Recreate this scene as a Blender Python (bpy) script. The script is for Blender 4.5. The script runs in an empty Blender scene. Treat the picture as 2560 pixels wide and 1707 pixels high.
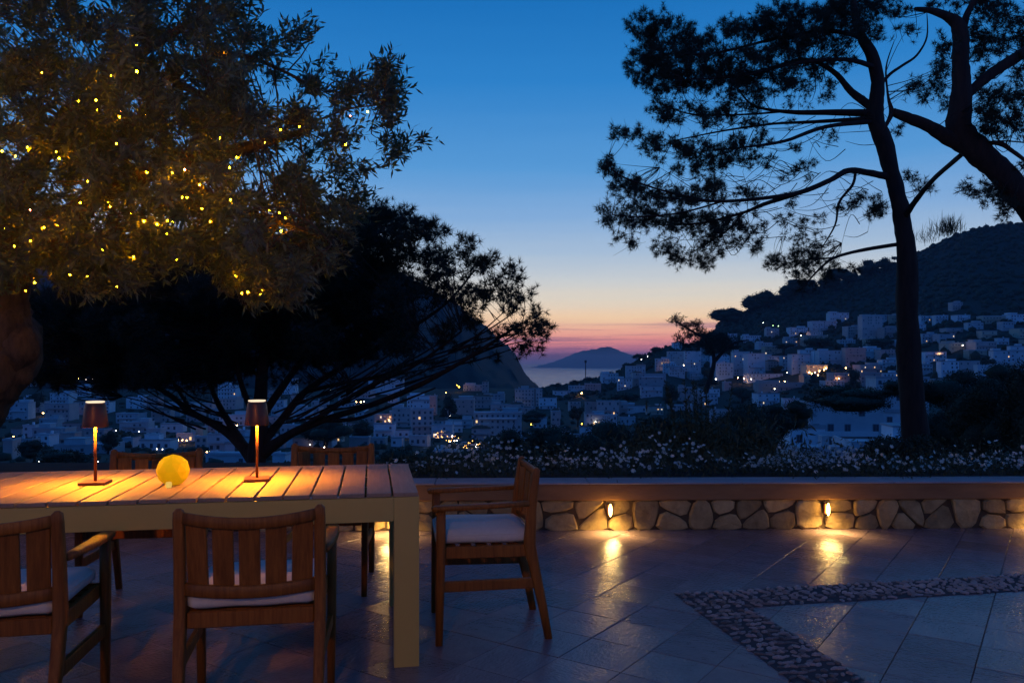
import bpy, bmesh, math, random
import numpy as np
from mathutils import Vector, Matrix, Euler

random.seed(7); rng = np.random.default_rng(7)
SC = bpy.context.scene
COL = SC.collection
F = 796.4            # focal length in pixels of the 1024 px wide frame
HY = 362.4           # horizon row
CAMH = 1.307

# ------------------------------------------------------------------ camera
cam_d = bpy.data.cameras.new('camera'); cam = bpy.data.objects.new('camera', cam_d); COL.objects.link(cam)
cam.location = (0, 0, CAMH); cam.rotation_euler = (math.radians(90), 0, 0)
cam_d.sensor_width = 36; cam_d.lens = F / 1024 * 36
cam_d.shift_y = (HY - 341) / 1024
cam_d.clip_start = 0.05; cam_d.clip_end = 120000
SC.camera = cam

# ------------------------------------------------------------------ dusk sky
world = bpy.data.worlds.new('World'); SC.world = world; world.use_nodes = True
wt = world.node_tree; wt.nodes.clear(); N = wt.nodes.new; LK = wt.links.new
def srgb(r, g, b):
    f = lambda c: (c / 255 / 12.92) if c / 255 <= .04045 else ((c / 255 + .055) / 1.055) ** 2.4
    return (f(r), f(g), f(b), 1)
def ramp(nodes, stops, interp='LINEAR'):
    n = nodes.new('ShaderNodeValToRGB'); cr = n.color_ramp; cr.interpolation = interp
    while len(cr.elements) > 1: cr.elements.remove(cr.elements[-1])
    cr.elements[0].position = stops[0][0]; cr.elements[0].color = stops[0][1]
    for p, c in stops[1:]:
        e = cr.elements.new(p); e.color = c
    return n
tc = N('ShaderNodeTexCoord'); sep = N('ShaderNodeSeparateXYZ'); LK(tc.outputs['Generated'], sep.inputs[0])
mr = N('ShaderNodeMapRange'); mr.inputs[1].default_value = -0.02; mr.inputs[2].default_value = 1.0
# wavy bands low over the sea
mp = N('ShaderNodeMapping'); mp.inputs['Scale'].default_value = (3.0, 3.0, 60); LK(tc.outputs['Generated'], mp.inputs[0])
nz = N('ShaderNodeTexNoise'); nz.inputs['Scale'].default_value = 1.6; nz.inputs['Detail'].default_value = 4; LK(mp.outputs[0], nz.inputs['Vector'])
wob = N('ShaderNodeMath'); wob.operation = 'MULTIPLY_ADD'; wob.inputs[1].default_value = 0.014; wob.inputs[2].default_value = -0.007; LK(nz.outputs['Fac'], wob.inputs[0])
add = N('ShaderNodeMath'); add.operation = 'ADD'; LK(sep.outputs['Z'], add.inputs[0]); LK(wob.outputs[0], add.inputs[1])
LK(add.outputs[0], mr.inputs[0])
def z(v): return (v + .02) / 1.02
def up(c, k): return tuple(v * k for v in c[:3]) + (1,)
west = ramp(wt.nodes, [
    (z(-.02), up(srgb(96, 98, 145), 1.3)), (z(.003), up(srgb(122, 110, 152), 1.35)), (z(.011), up(srgb(168, 112, 146), 1.35)), (z(.019), up(srgb(208, 122, 134), 1.5)), (z(.029), up(srgb(228, 142, 130), 1.48)),
    (z(.042), up(srgb(236, 172, 144), 1.38)), (z(.055), up(srgb(240, 202, 162), 1.26)), (z(.078), up(srgb(226, 214, 196), 1.12)), (z(.10), up(srgb(206, 210, 212), 1.06)),
    (z(.135), srgb(172, 196, 222)), (z(.18), srgb(132, 175, 222)), (z(.235), srgb(86, 155, 217)), (z(.33), srgb(40, 129, 203)),
    (z(.42), srgb(16, 110, 186)), (z(.65), srgb(8, 70, 140)), (1.0, srgb(12, 64, 128))])
east = ramp(wt.nodes, [(z(-.02), srgb(44, 70, 128)), (z(.1), srgb(40, 86, 160)), (z(.4), srgb(20, 74, 148)), (1.0, srgb(12, 64, 128))])
LK(mr.outputs[0], west.inputs[0]); LK(mr.outputs[0], east.inputs[0])
# how far towards the sunset
dt = N('ShaderNodeVectorMath'); dt.operation = 'DOT_PRODUCT'; dt.inputs[1].default_value = (-.03, 1, 0); LK(tc.outputs['Generated'], dt.inputs[0])
am = N('ShaderNodeMapRange'); am.interpolation_type = 'SMOOTHSTEP'; am.inputs[1].default_value = -.35; am.inputs[2].default_value = .97
LK(dt.outputs['Value'], am.inputs[0])
mx = N('ShaderNodeMixRGB'); LK(am.outputs[0], mx.inputs[0]); LK(east.outputs[0], mx.inputs[1]); LK(west.outputs[0], mx.inputs[2])
# thin violet cloud streaks
mp2 = N('ShaderNodeMapping'); mp2.inputs['Scale'].default_value = (5, 5, 190); mp2.inputs['Location'].default_value = (.3, 0, 1.3); LK(tc.outputs['Generated'], mp2.inputs[0])
nz2 = N('ShaderNodeTexNoise'); nz2.inputs['Scale'].default_value = 1.0; nz2.inputs['Detail'].default_value = 3; LK(mp2.outputs[0], nz2.inputs['Vector'])
cm = N('ShaderNodeMapRange'); cm.inputs[1].default_value = .49; cm.inputs[2].default_value = .66; cm.inputs[4].default_value = .75; LK(nz2.outputs['Fac'], cm.inputs[0])
band = ramp(wt.nodes, [(z(.0), (0, 0, 0, 1)), (z(.015), (1, 1, 1, 1)), (z(.042), (1, 1, 1, 1)), (z(.056), (0, 0, 0, 1))]); LK(mr.outputs[0], band.inputs[0])
mu = N('ShaderNodeMath'); mu.operation = 'MULTIPLY'; LK(cm.outputs[0], mu.inputs[0]); LK(band.outputs[0], mu.inputs[1])
mx2 = N('ShaderNodeMixRGB'); mx2.inputs[2].default_value = srgb(158, 112, 146); LK(mu.outputs[0], mx2.inputs[0]); LK(mx.outputs[0], mx2.inputs[1])
bg = N('ShaderNodeBackground'); bg.inputs[1].default_value = 1.0; LK(mx2.outputs[0], bg.inputs[0])
# physical twilight sky, sun already below the sea
sky = N('ShaderNodeTexSky'); sky.sky_type = 'NISHITA'; sky.sun_disc = False; sky.sun_elevation = math.radians(-3); sky.sun_rotation = math.radians(-2)
bg2 = N('ShaderNodeBackground'); bg2.inputs[1].default_value = 0.05; LK(sky.outputs[0], bg2.inputs[0])
ads = N('ShaderNodeAddShader'); LK(bg.outputs[0], ads.inputs[0]); LK(bg2.outputs[0], ads.inputs[1])
wo = N('ShaderNodeOutputWorld'); LK(ads.outputs[0], wo.inputs[0])

# exposure and render settings
SC.view_settings.view_transform = 'Standard'; SC.view_settings.look = 'None'
SC.view_settings.exposure = 0; SC.view_settings.gamma = 1; SC.view_settings.use_curve_mapping = False
cy = SC.cycles; cy.max_bounces = 5; cy.diffuse_bounces = 2; cy.glossy_bounces = 2; cy.transmission_bounces = 3
cy.transparent_max_bounces = 6; cy.volume_bounces = 0; cy.use_denoising = True; cy.sample_clamp_indirect = 3; cy.use_light_tree = True
cy.caustics_reflective = False; cy.caustics_refractive = False
try: cy.denoiser = 'OPENIMAGEDENOISE'
except Exception: pass

# ------------------------------------------------------------------ helpers
def at(px, py, Y): return ((px - 512) * Y / F, Y, CAMH - (py - HY) * Y / F)
def tag(o, label=None, cat=None, group=None, kind=None):
    if label: o['label'] = label
    if cat: o['category'] = cat
    if group: o['group'] = group
    if kind: o['kind'] = kind
    return o
def empty(name, loc=(0, 0, 0), rz=0, parent=None):
    o = bpy.data.objects.new(name, None); COL.objects.link(o); o.location = loc; o.rotation_euler = (0, 0, rz); o.empty_display_size = .1
    if parent: o.parent = parent
    return o
def link(name, me, parent=None, loc=None, rot=None, sc=None):
    o = bpy.data.objects.new(name, me); COL.objects.link(o)
    if parent: o.parent = parent
    if loc is not None: o.location = loc
    if rot is not None: o.rotation_euler = rot
    if sc is not None: o.scale = sc
    return o
def copy_tree(o, parent=None):
    c = o.copy(); COL.objects.link(c); c.parent = parent
    for ch in list(o.children): copy_tree(ch, c)
    return c
def np_mesh(name, parts, mats, smooth=False):
    """parts: list of (verts Nx3, faces Mxk, material index)"""
    vs, li, ls, lt, mi = [], [], [], [], []; off = 0; lo = 0
    for v, f, m in parts:
        v = np.asarray(v, dtype=np.float32); f = np.asarray(f, dtype=np.int32)
        if len(v) == 0 or len(f) == 0: continue
        k = f.shape[1]
        vs.append(v); li.append((f + off).ravel()); ls.append(np.arange(len(f), dtype=np.int32) * k + lo)
        lt.append(np.full(len(f), k, np.int32)); mi.append(np.full(len(f), m, np.int32)); off += len(v); lo += f.size
    vs = np.concatenate(vs); li = np.concatenate(li); ls = np.concatenate(ls); lt = np.concatenate(lt); mi = np.concatenate(mi)
    me = bpy.data.meshes.new(name)
    me.vertices.add(len(vs)); me.vertices.foreach_set('co', vs.ravel())
    me.loops.add(len(li)); me.loops.foreach_set('vertex_index', li)
    me.polygons.add(len(ls)); me.polygons.foreach_set('loop_start', ls); me.polygons.foreach_set('loop_total', lt)
    me.polygons.foreach_set('material_index', mi)
    if smooth: me.polygons.foreach_set('use_smooth', np.ones(len(ls), bool))
    for m in mats: me.materials.append(m)
    me.update(calc_edges=True); me.validate()
    return me
def unit(v):
    return v / np.maximum(np.linalg.norm(v, axis=-1, keepdims=True), 1e-9)
def leaves(P, D, L, W):
    """lance-shaped leaves: one rhombus each"""
    n = len(P); D = unit(D); S = unit(np.cross(D, rng.normal(size=(n, 3))))
    L = np.broadcast_to(L, n)[:, None]; W = np.broadcast_to(W, n)[:, None]
    v = np.stack([P, P + D * L * .45 + S * W * .5, P + D * L, P + D * L * .45 - S * W * .5], 1).reshape(-1, 3)
    return v, np.arange(4 * n).reshape(-1, 4)
def needles(C, A, K, L, W, spread=.8):
    n = len(C); P = np.repeat(C, K, 0); D = unit(np.repeat(unit(A), K, 0) * (1 - spread * .45) + rng.normal(size=(n * K, 3)) * spread)
    S = unit(np.cross(D, rng.normal(size=(n * K, 3)))); LL = L * rng.uniform(.7, 1.15, (n * K, 1))
    v = np.stack([P + S * W * .5, P - S * W * .5, P + D * LL], 1).reshape(-1, 3)
    return v, np.arange(3 * n * K).reshape(-1, 3)
def sticks(P0, P1, r0, r1, bend=None, seg=3):
    """three-sided tapered twigs"""
    n = len(P0); T = unit(P1 - P0); a = unit(np.cross(T, np.array([.31, .22, .93]))); b = np.cross(T, a)
    r0 = np.broadcast_to(r0, n); r1 = np.broadcast_to(r1, n); rings = []
    for i in range(seg + 1):
        t = i / seg; c = P0 * (1 - t) + P1 * t
        if bend is not None: c = c + bend * (4 * t * (1 - t))
        r = (r0 * (1 - t) + r1 * t)[:, None]
        for k in range(3):
            an = k * 2.0944; rings.append(c + (a * math.cos(an) + b * math.sin(an)) * r)
    v = np.stack(rings, 1); m = v.shape[1]; f = []
    base = (np.arange(n) * m)[:, None]
    for i in range(seg):
        for k in range(3):
            q = np.array([i * 3 + k, i * 3 + (k + 1) % 3, (i + 1) * 3 + (k + 1) % 3, (i + 1) * 3 + k]); f.append(base + q)
    return v.reshape(-1, 3), np.concatenate(f)
def smooth_path(pts, rad, sub=4):
    pts = [np.array(p, float) for p in pts]; out, ro = [], []
    n = len(pts)
    for i in range(n - 1):
        p0 = pts[max(i - 1, 0)]; p1 = pts[i]; p2 = pts[i + 1]; p3 = pts[min(i + 2, n - 1)]
        for s in range(sub):
            t = s / sub
            out.append(.5 * ((2 * p1) + (p2 - p0) * t + (2 * p0 - 5 * p1 + 4 * p2 - p3) * t * t + (3 * p1 - p0 - 3 * p2 + p3) * t ** 3))
            ro.append(rad[i] * (1 - t) + rad[i + 1] * t)
    out.append(pts[-1]); ro.append(rad[-1]); return out, ro
def limb(pts, rad, n=10, sub=4, rough=.08, seed=0):
    """gnarled tapered limb along a smooth path"""
    r_ = np.random.default_rng(seed); P, R = smooth_path(pts, rad, sub); vs = []; fs = []
    up = np.array([.13, .97, .2]); m = len(P)
    lob = r_.uniform(-1, 1, n)
    for i in range(m):
        T = unit(P[min(i + 1, m - 1)] - P[max(i - 1, 0)]); a = unit(np.cross(T, up)); b = np.cross(T, a)
        lob = .75 * lob + .5 * r_.uniform(-1, 1, n)
        for k in range(n):
            an = 2 * math.pi * k / n; r = R[i] * (1 + rough * lob[k])
            vs.append(P[i] + (a * math.cos(an) + b * math.sin(an)) * r)
    for i in range(m - 1):
        for k in range(n): fs.append((i * n + k, i * n + (k + 1) % n, (i + 1) * n + (k + 1) % n, (i + 1) * n + k))
    return np.array(vs), np.array(fs), P
class MB:
    """collects shapes into one mesh"""
    def __init__(s): s.bm = bmesh.new(); s.mi = 0
    def _fin(s, vs):
        for v in vs:
            for f in v.link_faces: f.material_index = s.mi
    def box(s, c, d, rot=None, bev=0, seg=1):
        g = bmesh.ops.create_cube(s.bm, size=1); vs = g['verts']
        M = Matrix.Translation(c) @ (rot.to_4x4() if rot is not None else Matrix.Identity(4)) @ Matrix.Diagonal((*d, 1))
        bmesh.ops.transform(s.bm, matrix=M, verts=vs)
        if bev:
            es = list({e for v in vs for e in v.link_edges}); r = bmesh.ops.bevel(s.bm, geom=es, offset=bev, segments=seg, affect='EDGES', profile=.6)
            for f in r['faces']: f.material_index = s.mi
        s._fin([v for v in vs if v.is_valid]); return s
    def sweep(s, pts, w, h, n=8, sq=.35, closed_caps=True, up=(0, 1, 0)):
        """super-elliptic bar along points; w,h full sizes or lists"""
        rings = []; m = len(pts); up = Vector(up)
        for i in range(m):
            T = (Vector(pts[min(i + 1, m - 1)]) - Vector(pts[max(i - 1, 0)])).normalized(); a = T.cross(up).normalized(); b = a.cross(T).normalized()
            wi = w[i] if hasattr(w, '__len__') else w; hi = h[i] if hasattr(h, '__len__') else h; ring = []
            for k in range(n):
                an = 2 * math.pi * (k + .5) / n; ca, sa = math.cos(an), math.sin(an)
                ring.append(s.bm.verts.new(Vector(pts[i]) + a * (math.copysign(abs(ca) ** sq, ca) * wi / 2) + b * (math.copysign(abs(sa) ** sq, sa) * hi / 2)))
            rings.append(ring)
        for i in range(m - 1):
            for k in range(n):
                f = s.bm.faces.new((rings[i][k], rings[i][(k + 1) % n], rings[i + 1][(k + 1) % n], rings[i + 1][k])); f.material_index = s.mi
        if closed_caps:
            for r in (rings[0][::-1], rings[-1]):
                f = s.bm.faces.new(r); f.material_index = s.mi
        return s
    def lathe(s, prof, n=20, c=(0, 0, 0)):
        rings = [[s.bm.verts.new((c[0] + r * math.cos(2 * math.pi * k / n), c[1] + r * math.sin(2 * math.pi * k / n), c[2] + zz)) for k in range(n)] for r, zz in prof]
        for i in range(len(rings) - 1):
            for k in range(n):
                f = s.bm.faces.new((rings[i][k], rings[i][(k + 1) % n], rings[i + 1][(k + 1) % n], rings[i + 1][k])); f.material_index = s.mi
        for r, z_ in ((rings[0][::-1], 0), (rings[-1], 0)):
            f = s.bm.faces.new(r); f.material_index = s.mi
        return s
    def mesh(s, name, mats, smooth=False):
        bmesh.ops.recalc_face_normals(s.bm, faces=s.bm.faces); me = bpy.data.meshes.new(name); s.bm.to_mesh(me); s.bm.free()
        for m in mats: me.materials.append(m)
        if smooth:
            for p in me.polygons: p.use_smooth = True
        return me
    def build(s, name, mats, parent=None, smooth=False, loc=None):
        return link(name, s.mesh(name, mats, smooth), parent, loc)

# ------------------------------------------------------------------ materials
def mat(name, col, rough=.6, var=.15, scale=8, bump=0, spec=.5, metal=0, obj_var=0, stretch=None, col2=None, bump_scale=None, transl=0):
    m = bpy.data.materials.new(name); m.use_nodes = True; t = m.node_tree; b = t.nodes['Principled BSDF']
    b.inputs['Roughness'].default_value = rough; b.inputs['Metallic'].default_value = metal; b.inputs['Specular IOR Level'].default_value = spec
    tcn = t.nodes.new('ShaderNodeTexCoord'); mpn = t.nodes.new('ShaderNodeMapping'); t.links.new(tcn.outputs['Object'], mpn.inputs[0])
    if stretch: mpn.inputs['Scale'].default_value = stretch
    n = t.nodes.new('ShaderNodeTexNoise'); n.inputs['Scale'].default_value = scale; n.inputs['Detail'].default_value = 5; n.inputs['Roughness'].default_value = .65
    oi = t.nodes.new('ShaderNodeObjectInfo')
    vm = t.nodes.new('ShaderNodeVectorMath'); vm.operation = 'ADD'; cb = t.nodes.new('ShaderNodeCombineXYZ')
    ml = t.nodes.new('ShaderNodeMath'); ml.operation = 'MULTIPLY'; ml.inputs[1].default_value = 37; t.links.new(oi.outputs['Random'], ml.inputs[0]); t.links.new(ml.outputs[0], cb.inputs[0])
    t.links.new(mpn.outputs[0], vm.inputs[0]); t.links.new(cb.outputs[0], vm.inputs[1]); t.links.new(vm.outputs[0], n.inputs['Vector'])
    c2 = col2 or tuple(min(1, c * (1 + var)) for c in col); c1 = tuple(c * (1 - var) for c in col) if not col2 else col
    r = ramp(t.nodes, [(.3, (*c1, 1)), (.7, (*c2, 1))]); t.links.new(n.outputs['Fac'], r.inputs[0])
    hs = t.nodes.new('ShaderNodeHueSaturation'); t.links.new(r.outputs[0], hs.inputs['Color'])
    mrn = t.nodes.new('ShaderNodeMapRange'); mrn.inputs[3].default_value = 1 - obj_var; mrn.inputs[4].default_value = 1 + obj_var
    t.links.new(oi.outputs['Random'], mrn.inputs[0]); t.links.new(mrn.outputs[0], hs.inputs['Value']); t.links.new(hs.outputs[0], b.inputs['Base Color'])
    if bump:
        bn = t.nodes.new('ShaderNodeBump'); bn.inputs['Strength'].default_value = bump; bn.inputs['Distance'].default_value = .01
        if bump_scale:
            n2 = t.nodes.new('ShaderNodeTexNoise'); n2.inputs['Scale'].default_value = bump_scale; n2.inputs['Detail'].default_value = 3
            t.links.new(vm.outputs[0], n2.inputs['Vector']); t.links.new(n2.outputs['Fac'], bn.inputs['Height'])
        else: t.links.new(n.outputs['Fac'], bn.inputs['Height'])
        t.links.new(bn.outputs[0], b.inputs['Normal'])
    if transl:
        tr = t.nodes.new('ShaderNodeBsdfTranslucent'); t.links.new(hs.outputs[0], tr.inputs[0]); ms = t.nodes.new('ShaderNodeMixShader'); ms.inputs[0].default_value = transl
        out = t.nodes['Material Output']; t.links.new(b.outputs[0], ms.inputs[1]); t.links.new(tr.outputs[0], ms.inputs[2]); t.links.new(ms.outputs[0], out.inputs[0])
    return m
def emat(name, col, strength, cam_col=None):
    m = bpy.data.materials.new(name); m.use_nodes = True; t = m.node_tree; t.nodes.clear()
    e = t.nodes.new('ShaderNodeEmission'); e.inputs[0].default_value = (*col, 1); e.inputs[1].default_value = strength
    o = t.nodes.new('ShaderNodeOutputMaterial'); t.links.new(e.outputs[0], o.inputs[0]); return m
M = {}
M['teak'] = mat('teak', (.17, .048, .006), .5, scale=9, stretch=(7, 7, .5), col2=(.36, .118, .018), spec=.3, bump=.35, obj_var=.14)
M['slat'] = mat('weathered_slat', (.29, .19, .125), .55, scale=6, stretch=(14, 1, 8), col2=(.39, .26, .175), bump=.2, obj_var=.08)
M['cream'] = mat('cream_metal', (.60, .42, .115), .45, var=.04, scale=3, bump=.03)
M['cushion'] = mat('cushion_fabric', (.74, .65, .55), .9, var=.05, scale=40, bump=.25, bump_scale=300)
M['bronze'] = mat('bronze_metal', (.16, .06, .035), .38, var=.1, scale=6, metal=.5)
M['stemrust'] = mat('stem_metal', (.22, .085, .03), .35, var=.1, scale=6, metal=.5)
M['tile'] = mat('floor_tile', (.180, .128, .134), .215, scale=3.0, col2=(.27, .195, .195), bump=.6, bump_scale=36, obj_var=.17, spec=.55, stretch=(1, 1.8, 1))
M['grout'] = mat('grout', (.075, .058, .056), .9, scale=12)
M['pebble'] = mat('pebble', (.13, .11, .10), .5, scale=7, col2=(.33, .28, .255), obj_var=.6, bump=.1)
M['bed'] = mat('pebble_mortar', (.05, .043, .046), .85, scale=30, bump=.4)
M['stone'] = mat('wall_stone', (.29, .195, .08), .85, scale=9, col2=(.54, .385, .17), bump=1, bump_scale=22, obj_var=.28)
M['mortar'] = mat('wall_mortar', (.10, .065, .035), .95, scale=20, bump=.6)
M['cap'] = mat('cap_plaster', (.27, .13, .05), .85, scale=2.5, stretch=(1, 1, 4), col2=(.38, .20, .08), bump=.3, bump_scale=18)
M['capstone'] = mat('cap_stone', (.40, .34, .33), .7, var=.15, scale=4, bump=.2)
M['soil'] = mat('soil', (.03, .024, .018), .95, var=.3, scale=9, bump=.8)
M['terrain'] = mat('hillside', (.022, .027, .018), .95, scale=.05, col2=(.04, .045, .03), bump=.5)
M['rock'] = mat('mountain_rock', (.008, .014, .014), .95, scale=.01, col2=(.022, .030, .030), bump=.4)
M['island'] = mat('island_slope', (.05, .07, .06), .95, scale=.001, var=.2)
M['olive'] = mat('olive_leaf', (.045, .064, .030), .5, scale=1.3, col2=(.165, .185, .085), transl=.2)
M['olivebark'] = mat('olive_bark', (.05, .032, .018), .9, scale=5, stretch=(3, 3, .6), col2=(.16, .10, .055), bump=1, bump_scale=9)
M['needle'] = mat('pine_needles', (.018, .030, .018), .7, scale=1.5, col2=(.032, .048, .026))
M['pinebark'] = mat('pine_bark', (.022, .013, .010), .9, scale=4, stretch=(3, 3, .6), col2=(.06, .034, .024), bump=1, bump_scale=11)
M['leafdark'] = mat('dark_foliage', (.022, .034, .018), .75, scale=.6, col2=(.04, .055, .028))
M['leafgreen'] = mat('green_foliage', (.035, .05, .022), .7, scale=4, col2=(.06, .08, .035))
M['petal'] = mat('white_petal', (.78, .74, .66), .8, var=.1, scale=9, transl=.2)
M['plaster'] = mat('white_plaster', (.62, .66, .70), .9, scale=.25, col2=(.82, .84, .86), obj_var=.34)
M['plaster2'] = mat('rosy_plaster', (.62, .48, .46), .9, scale=.25, col2=(.74, .58, .55), obj_var=.2)
M['plaster3'] = mat('ochre_plaster', (.60, .50, .38), .9, scale=.25, col2=(.72, .62, .48), obj_var=.2)
M['roofflat'] = mat('flat_roof', (.45, .46, .50), .9, scale=.3, col2=(.62, .63, .66), obj_var=.25)
M['rooftile'] = mat('terracotta_roof', (.15, .07, .05), .9, scale=.6, col2=(.24, .12, .08), obj_var=.2)
M['glass'] = mat('dark_glass', (.07, .09, .12), .4, var=.1)
M['shutter'] = mat('shutter', (.22, .25, .28), .7, var=.1)
M['postmetal'] = mat('post_metal', (.04, .04, .045), .5)
M['win_warm'] = emat('lit_window_warm', (1, .62, .28), 1.5)
M['win_pale'] = emat('lit_window_pale', (1, .86, .62), 1.3)
M['lamp_warm'] = emat('street_lamp_warm', (1, .48, .15), 110)
M['lamp_white'] = emat('street_lamp_white', (1, .85, .65), 40)
M['lamp_green'] = emat('street_lamp_greenish', (.55, .9, .40), 14)
M['lamp_amber'] = emat('street_lamp_amber', (1, .55, .04), 40)
M['bulb'] = emat('fairy_bulb', (1, .40, .0016), 560)
M['bulbred'] = emat('fairy_bulb_red', (1, .20, .08), 60)
M['wire'] = mat('wire', (.02, .02, .015), .6)

# ------------------------------------------------------------------ terrain
SKYPTS = [(-900, 388), (500, 388), (535, 388), (562, 385), (588, 380), (610, 375), (631, 364), (645, 355), (666, 346), (697, 343), (714, 331), (723, 320), (740, 313),
          (762, 304), (784, 297), (805, 289), (827, 284), (849, 278), (871, 271), (897, 262), (919, 251), (958, 233), (980, 227), (1024, 222), (1200, 195), (1900, 200)]
sx = np.array([p[0] for p in SKYPTS]); sy = np.array([p[1] for p in SKYPTS])
def ysky(px): return np.interp(px, sx, sy)
def Rsky(px): return np.interp(px, [535, 600, 650, 750], [900, 1000, 1100, 1300])
def pw(px): return np.interp(px, [600, 720], [2.1, 3.1])
def pyR(px, R):
    ys = ysky(px); Rs = Rsky(px)
    t = np.clip(np.log(R / 60) / np.log(Rs / 60), 0, 1); far = 485 + (ys - 485) * t ** pw(px)
    tn = np.clip(np.log(R / 7.6) / np.log(60 / 7.6), 0, 1); near = 474.6 + (485 - 474.6) * tn
    return np.where(R < 60, near, far)
def solveR(px, py):
    ys = float(ysky(px)); py = min(max(py, ys + 1.5), 484); Rs = float(Rsky(px))
    return 60 * math.exp(((485 - py) / (485 - ys)) ** (1 / float(pw(px))) * math.log(Rs / 60))
def ground(px, R):
    return np.array(at(px, float(pyR(px, R)), R))
pxs = np.linspace(-900, 1900, 281); Rn = np.concatenate([np.geomspace(7.6, 60, 12), np.geomspace(60, 1, 1)[:0], np.geomspace(66, 1, 1)[:0]])
V = []; rows = 12 + 60 + 3
for px in pxs:
    Rs = float(Rsky(px)); Rr = np.concatenate([np.geomspace(7.6, 60, 12), np.geomspace(60, Rs, 61)[1:]])
    p = pyR(px, Rr); X = (px - 512) * Rr / F; Zz = CAMH - (p - HY) * Rr / F
    for x, y, zz in zip(X, Rr, Zz): V.append((x, y, zz + (0 if y < 30 else rng.normal() * .35 * min(1, y / 300))))
    zt = Zz[-1]
    for k, dz in ((1.05, -4), (1.25, -40), (1.8, -150 - zt - 25)): V.append(((px - 512) * Rs * k / F, Rs * k, zt + dz))
rows = 12 + 60 + 3
nx = len(pxs); idx = np.arange(nx * rows).reshape(nx, rows)
fq = np.stack([idx[:-1, :-1], idx[1:, :-1], idx[1:, 1:], idx[:-1, 1:]], -1).reshape(-1, 4)
tag(link('hill_terrain', np_mesh('hill_terrain', [(V, fq, 0)], [M['terrain']], True)), kind='structure')

# mountain behind the dark pine, its right flank drops to the sea
RG = [(-900, 250), (100, 235), (300, 232), (380, 262), (420, 282), (450, 300), (474, 317), (494, 333), (509, 347), (517, 357), (522, 367), (530, 378), (539, 387), (550, 393)]
V = []; mx_ = np.concatenate([np.linspace(-900, 300, 100), np.linspace(303, 548, 260)])
for px in mx_:
    yr = np.interp(px, [a for a, b in RG], [b for a, b in RG]); base = 396
    for j in range(14):
        t = j / 13; R = 930 + 800 * t; py = base + (yr - base) * (t ** .8)
        jit = (math.sin(px * .21 + j * 1.7) * 1.2 + math.sin(px * .33 + j * 2.9 + math.sin(j * 3.1) * 4) * 1.3 + math.sin(px * .07 + j * .9) * 2.2) * min(1, max(0, (552 - px) / 20))
        V.append(at(px + (jit * 1.2 if j < 13 else 0), py + (jit * 1.3 if 0 < j < 13 else (.5 * math.sin(px * .9) + 1.2 * math.sin(px * .23) + .35 * math.sin(px * 1.7 + 3 * math.sin(px * .2))) * min(1, max(0, (545 - px) / 12))), R))
    x, y, zz = at(px, yr, 1730); V.append((x * 1.15, y * 1.15, zz - 30)); V.append((x * 1.6, y * 1.6, -175))
nx = len(mx_); idx = np.arange(nx * 16).reshape(nx, 16)
fq = np.stack([idx[:-1, :-1], idx[1:, :-1], idx[1:, 1:], idx[:-1, 1:]], -1).reshape(-1, 4)
tag(link('mountain', np_mesh('mountain', [(V, fq, 0)], [M['rock']], True)), kind='structure')

# the sea, 150 m below, and the far island
def sea_mat():
    m = bpy.data.materials.new('sea_water'); m.use_nodes = True; t = m.node_tree; b = t.nodes['Principled BSDF']
    b.inputs['Base Color'].default_value = (.10, .12, .20, 1); b.inputs['Roughness'].default_value = .42; b.inputs['IOR'].default_value = 1.33
    tcn = t.nodes.new('ShaderNodeTexCoord'); mpn = t.nodes.new('ShaderNodeMapping'); mpn.inputs['Scale'].default_value = (.0006, .005, 1); t.links.new(tcn.outputs['Object'], mpn.inputs[0])
    n = t.nodes.new('ShaderNodeTexNoise'); n.inputs['Scale'].default_value = 3; n.inputs['Detail'].default_value = 6; t.links.new(mpn.outputs[0], n.inputs['Vector'])
    mrn = t.nodes.new('ShaderNodeMapRange'); mrn.inputs[3].default_value = .16; mrn.inputs[4].default_value = .34; t.links.new(n.outputs['Fac'], mrn.inputs[0]); t.links.new(mrn.outputs[0], b.inputs['Roughness'])
    return m
SEA = -150
V = [(-70000, 900, SEA), (70000, 900, SEA), (70000, 4000, SEA), (-70000, 4000, SEA), (-70000, 100000, SEA), (70000, 100000, SEA)]
tag(link('sea_water', np_mesh('sea', [(V, [(0, 1, 2, 3), (3, 2, 5, 4)], 0)], [sea_mat()])), kind='structure')
IS = [(530, 367), (546, 363.5), (556, 360.5), (566, 356.5), (574, 353), (581, 350.8), (588, 349.6), (596, 348.6), (602, 346.8), (608, 346.2), (613, 347.2), (618, 349.6), (627, 353), (636, 355.2), (648, 357.5), (662, 360), (676, 362.5), (690, 367)]
V = []; ix = np.linspace(530, 690, 90)
for px in ix:
    yr = np.interp(px, [a for a, b in IS], [b for a, b in IS]) + .3 * math.sin(px * 1.9) + .3 * math.sin(px * .73)
    for t, R in ((0, 24000), (.5, 25200), (1, 26500)):
        zs = SEA - 5; zt = CAMH - (yr - HY) * 26500 / F
        V.append(((px - 512) * R / F, R, zs + (max(zt, zs) - zs) * (t ** .8)))
    V.append(((px - 512) * 30000 / F, 30000, SEA - 5))
idx = np.arange(90 * 4).reshape(90, 4); fq = np.stack([idx[:-1, :-1], idx[1:, :-1], idx[1:, 1:], idx[:-1, 1:]], -1).reshape(-1, 4)
tag(link('island_hills', np_mesh('island', [(V, fq, 0)], [M['island']], True)), kind='structure')

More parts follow.
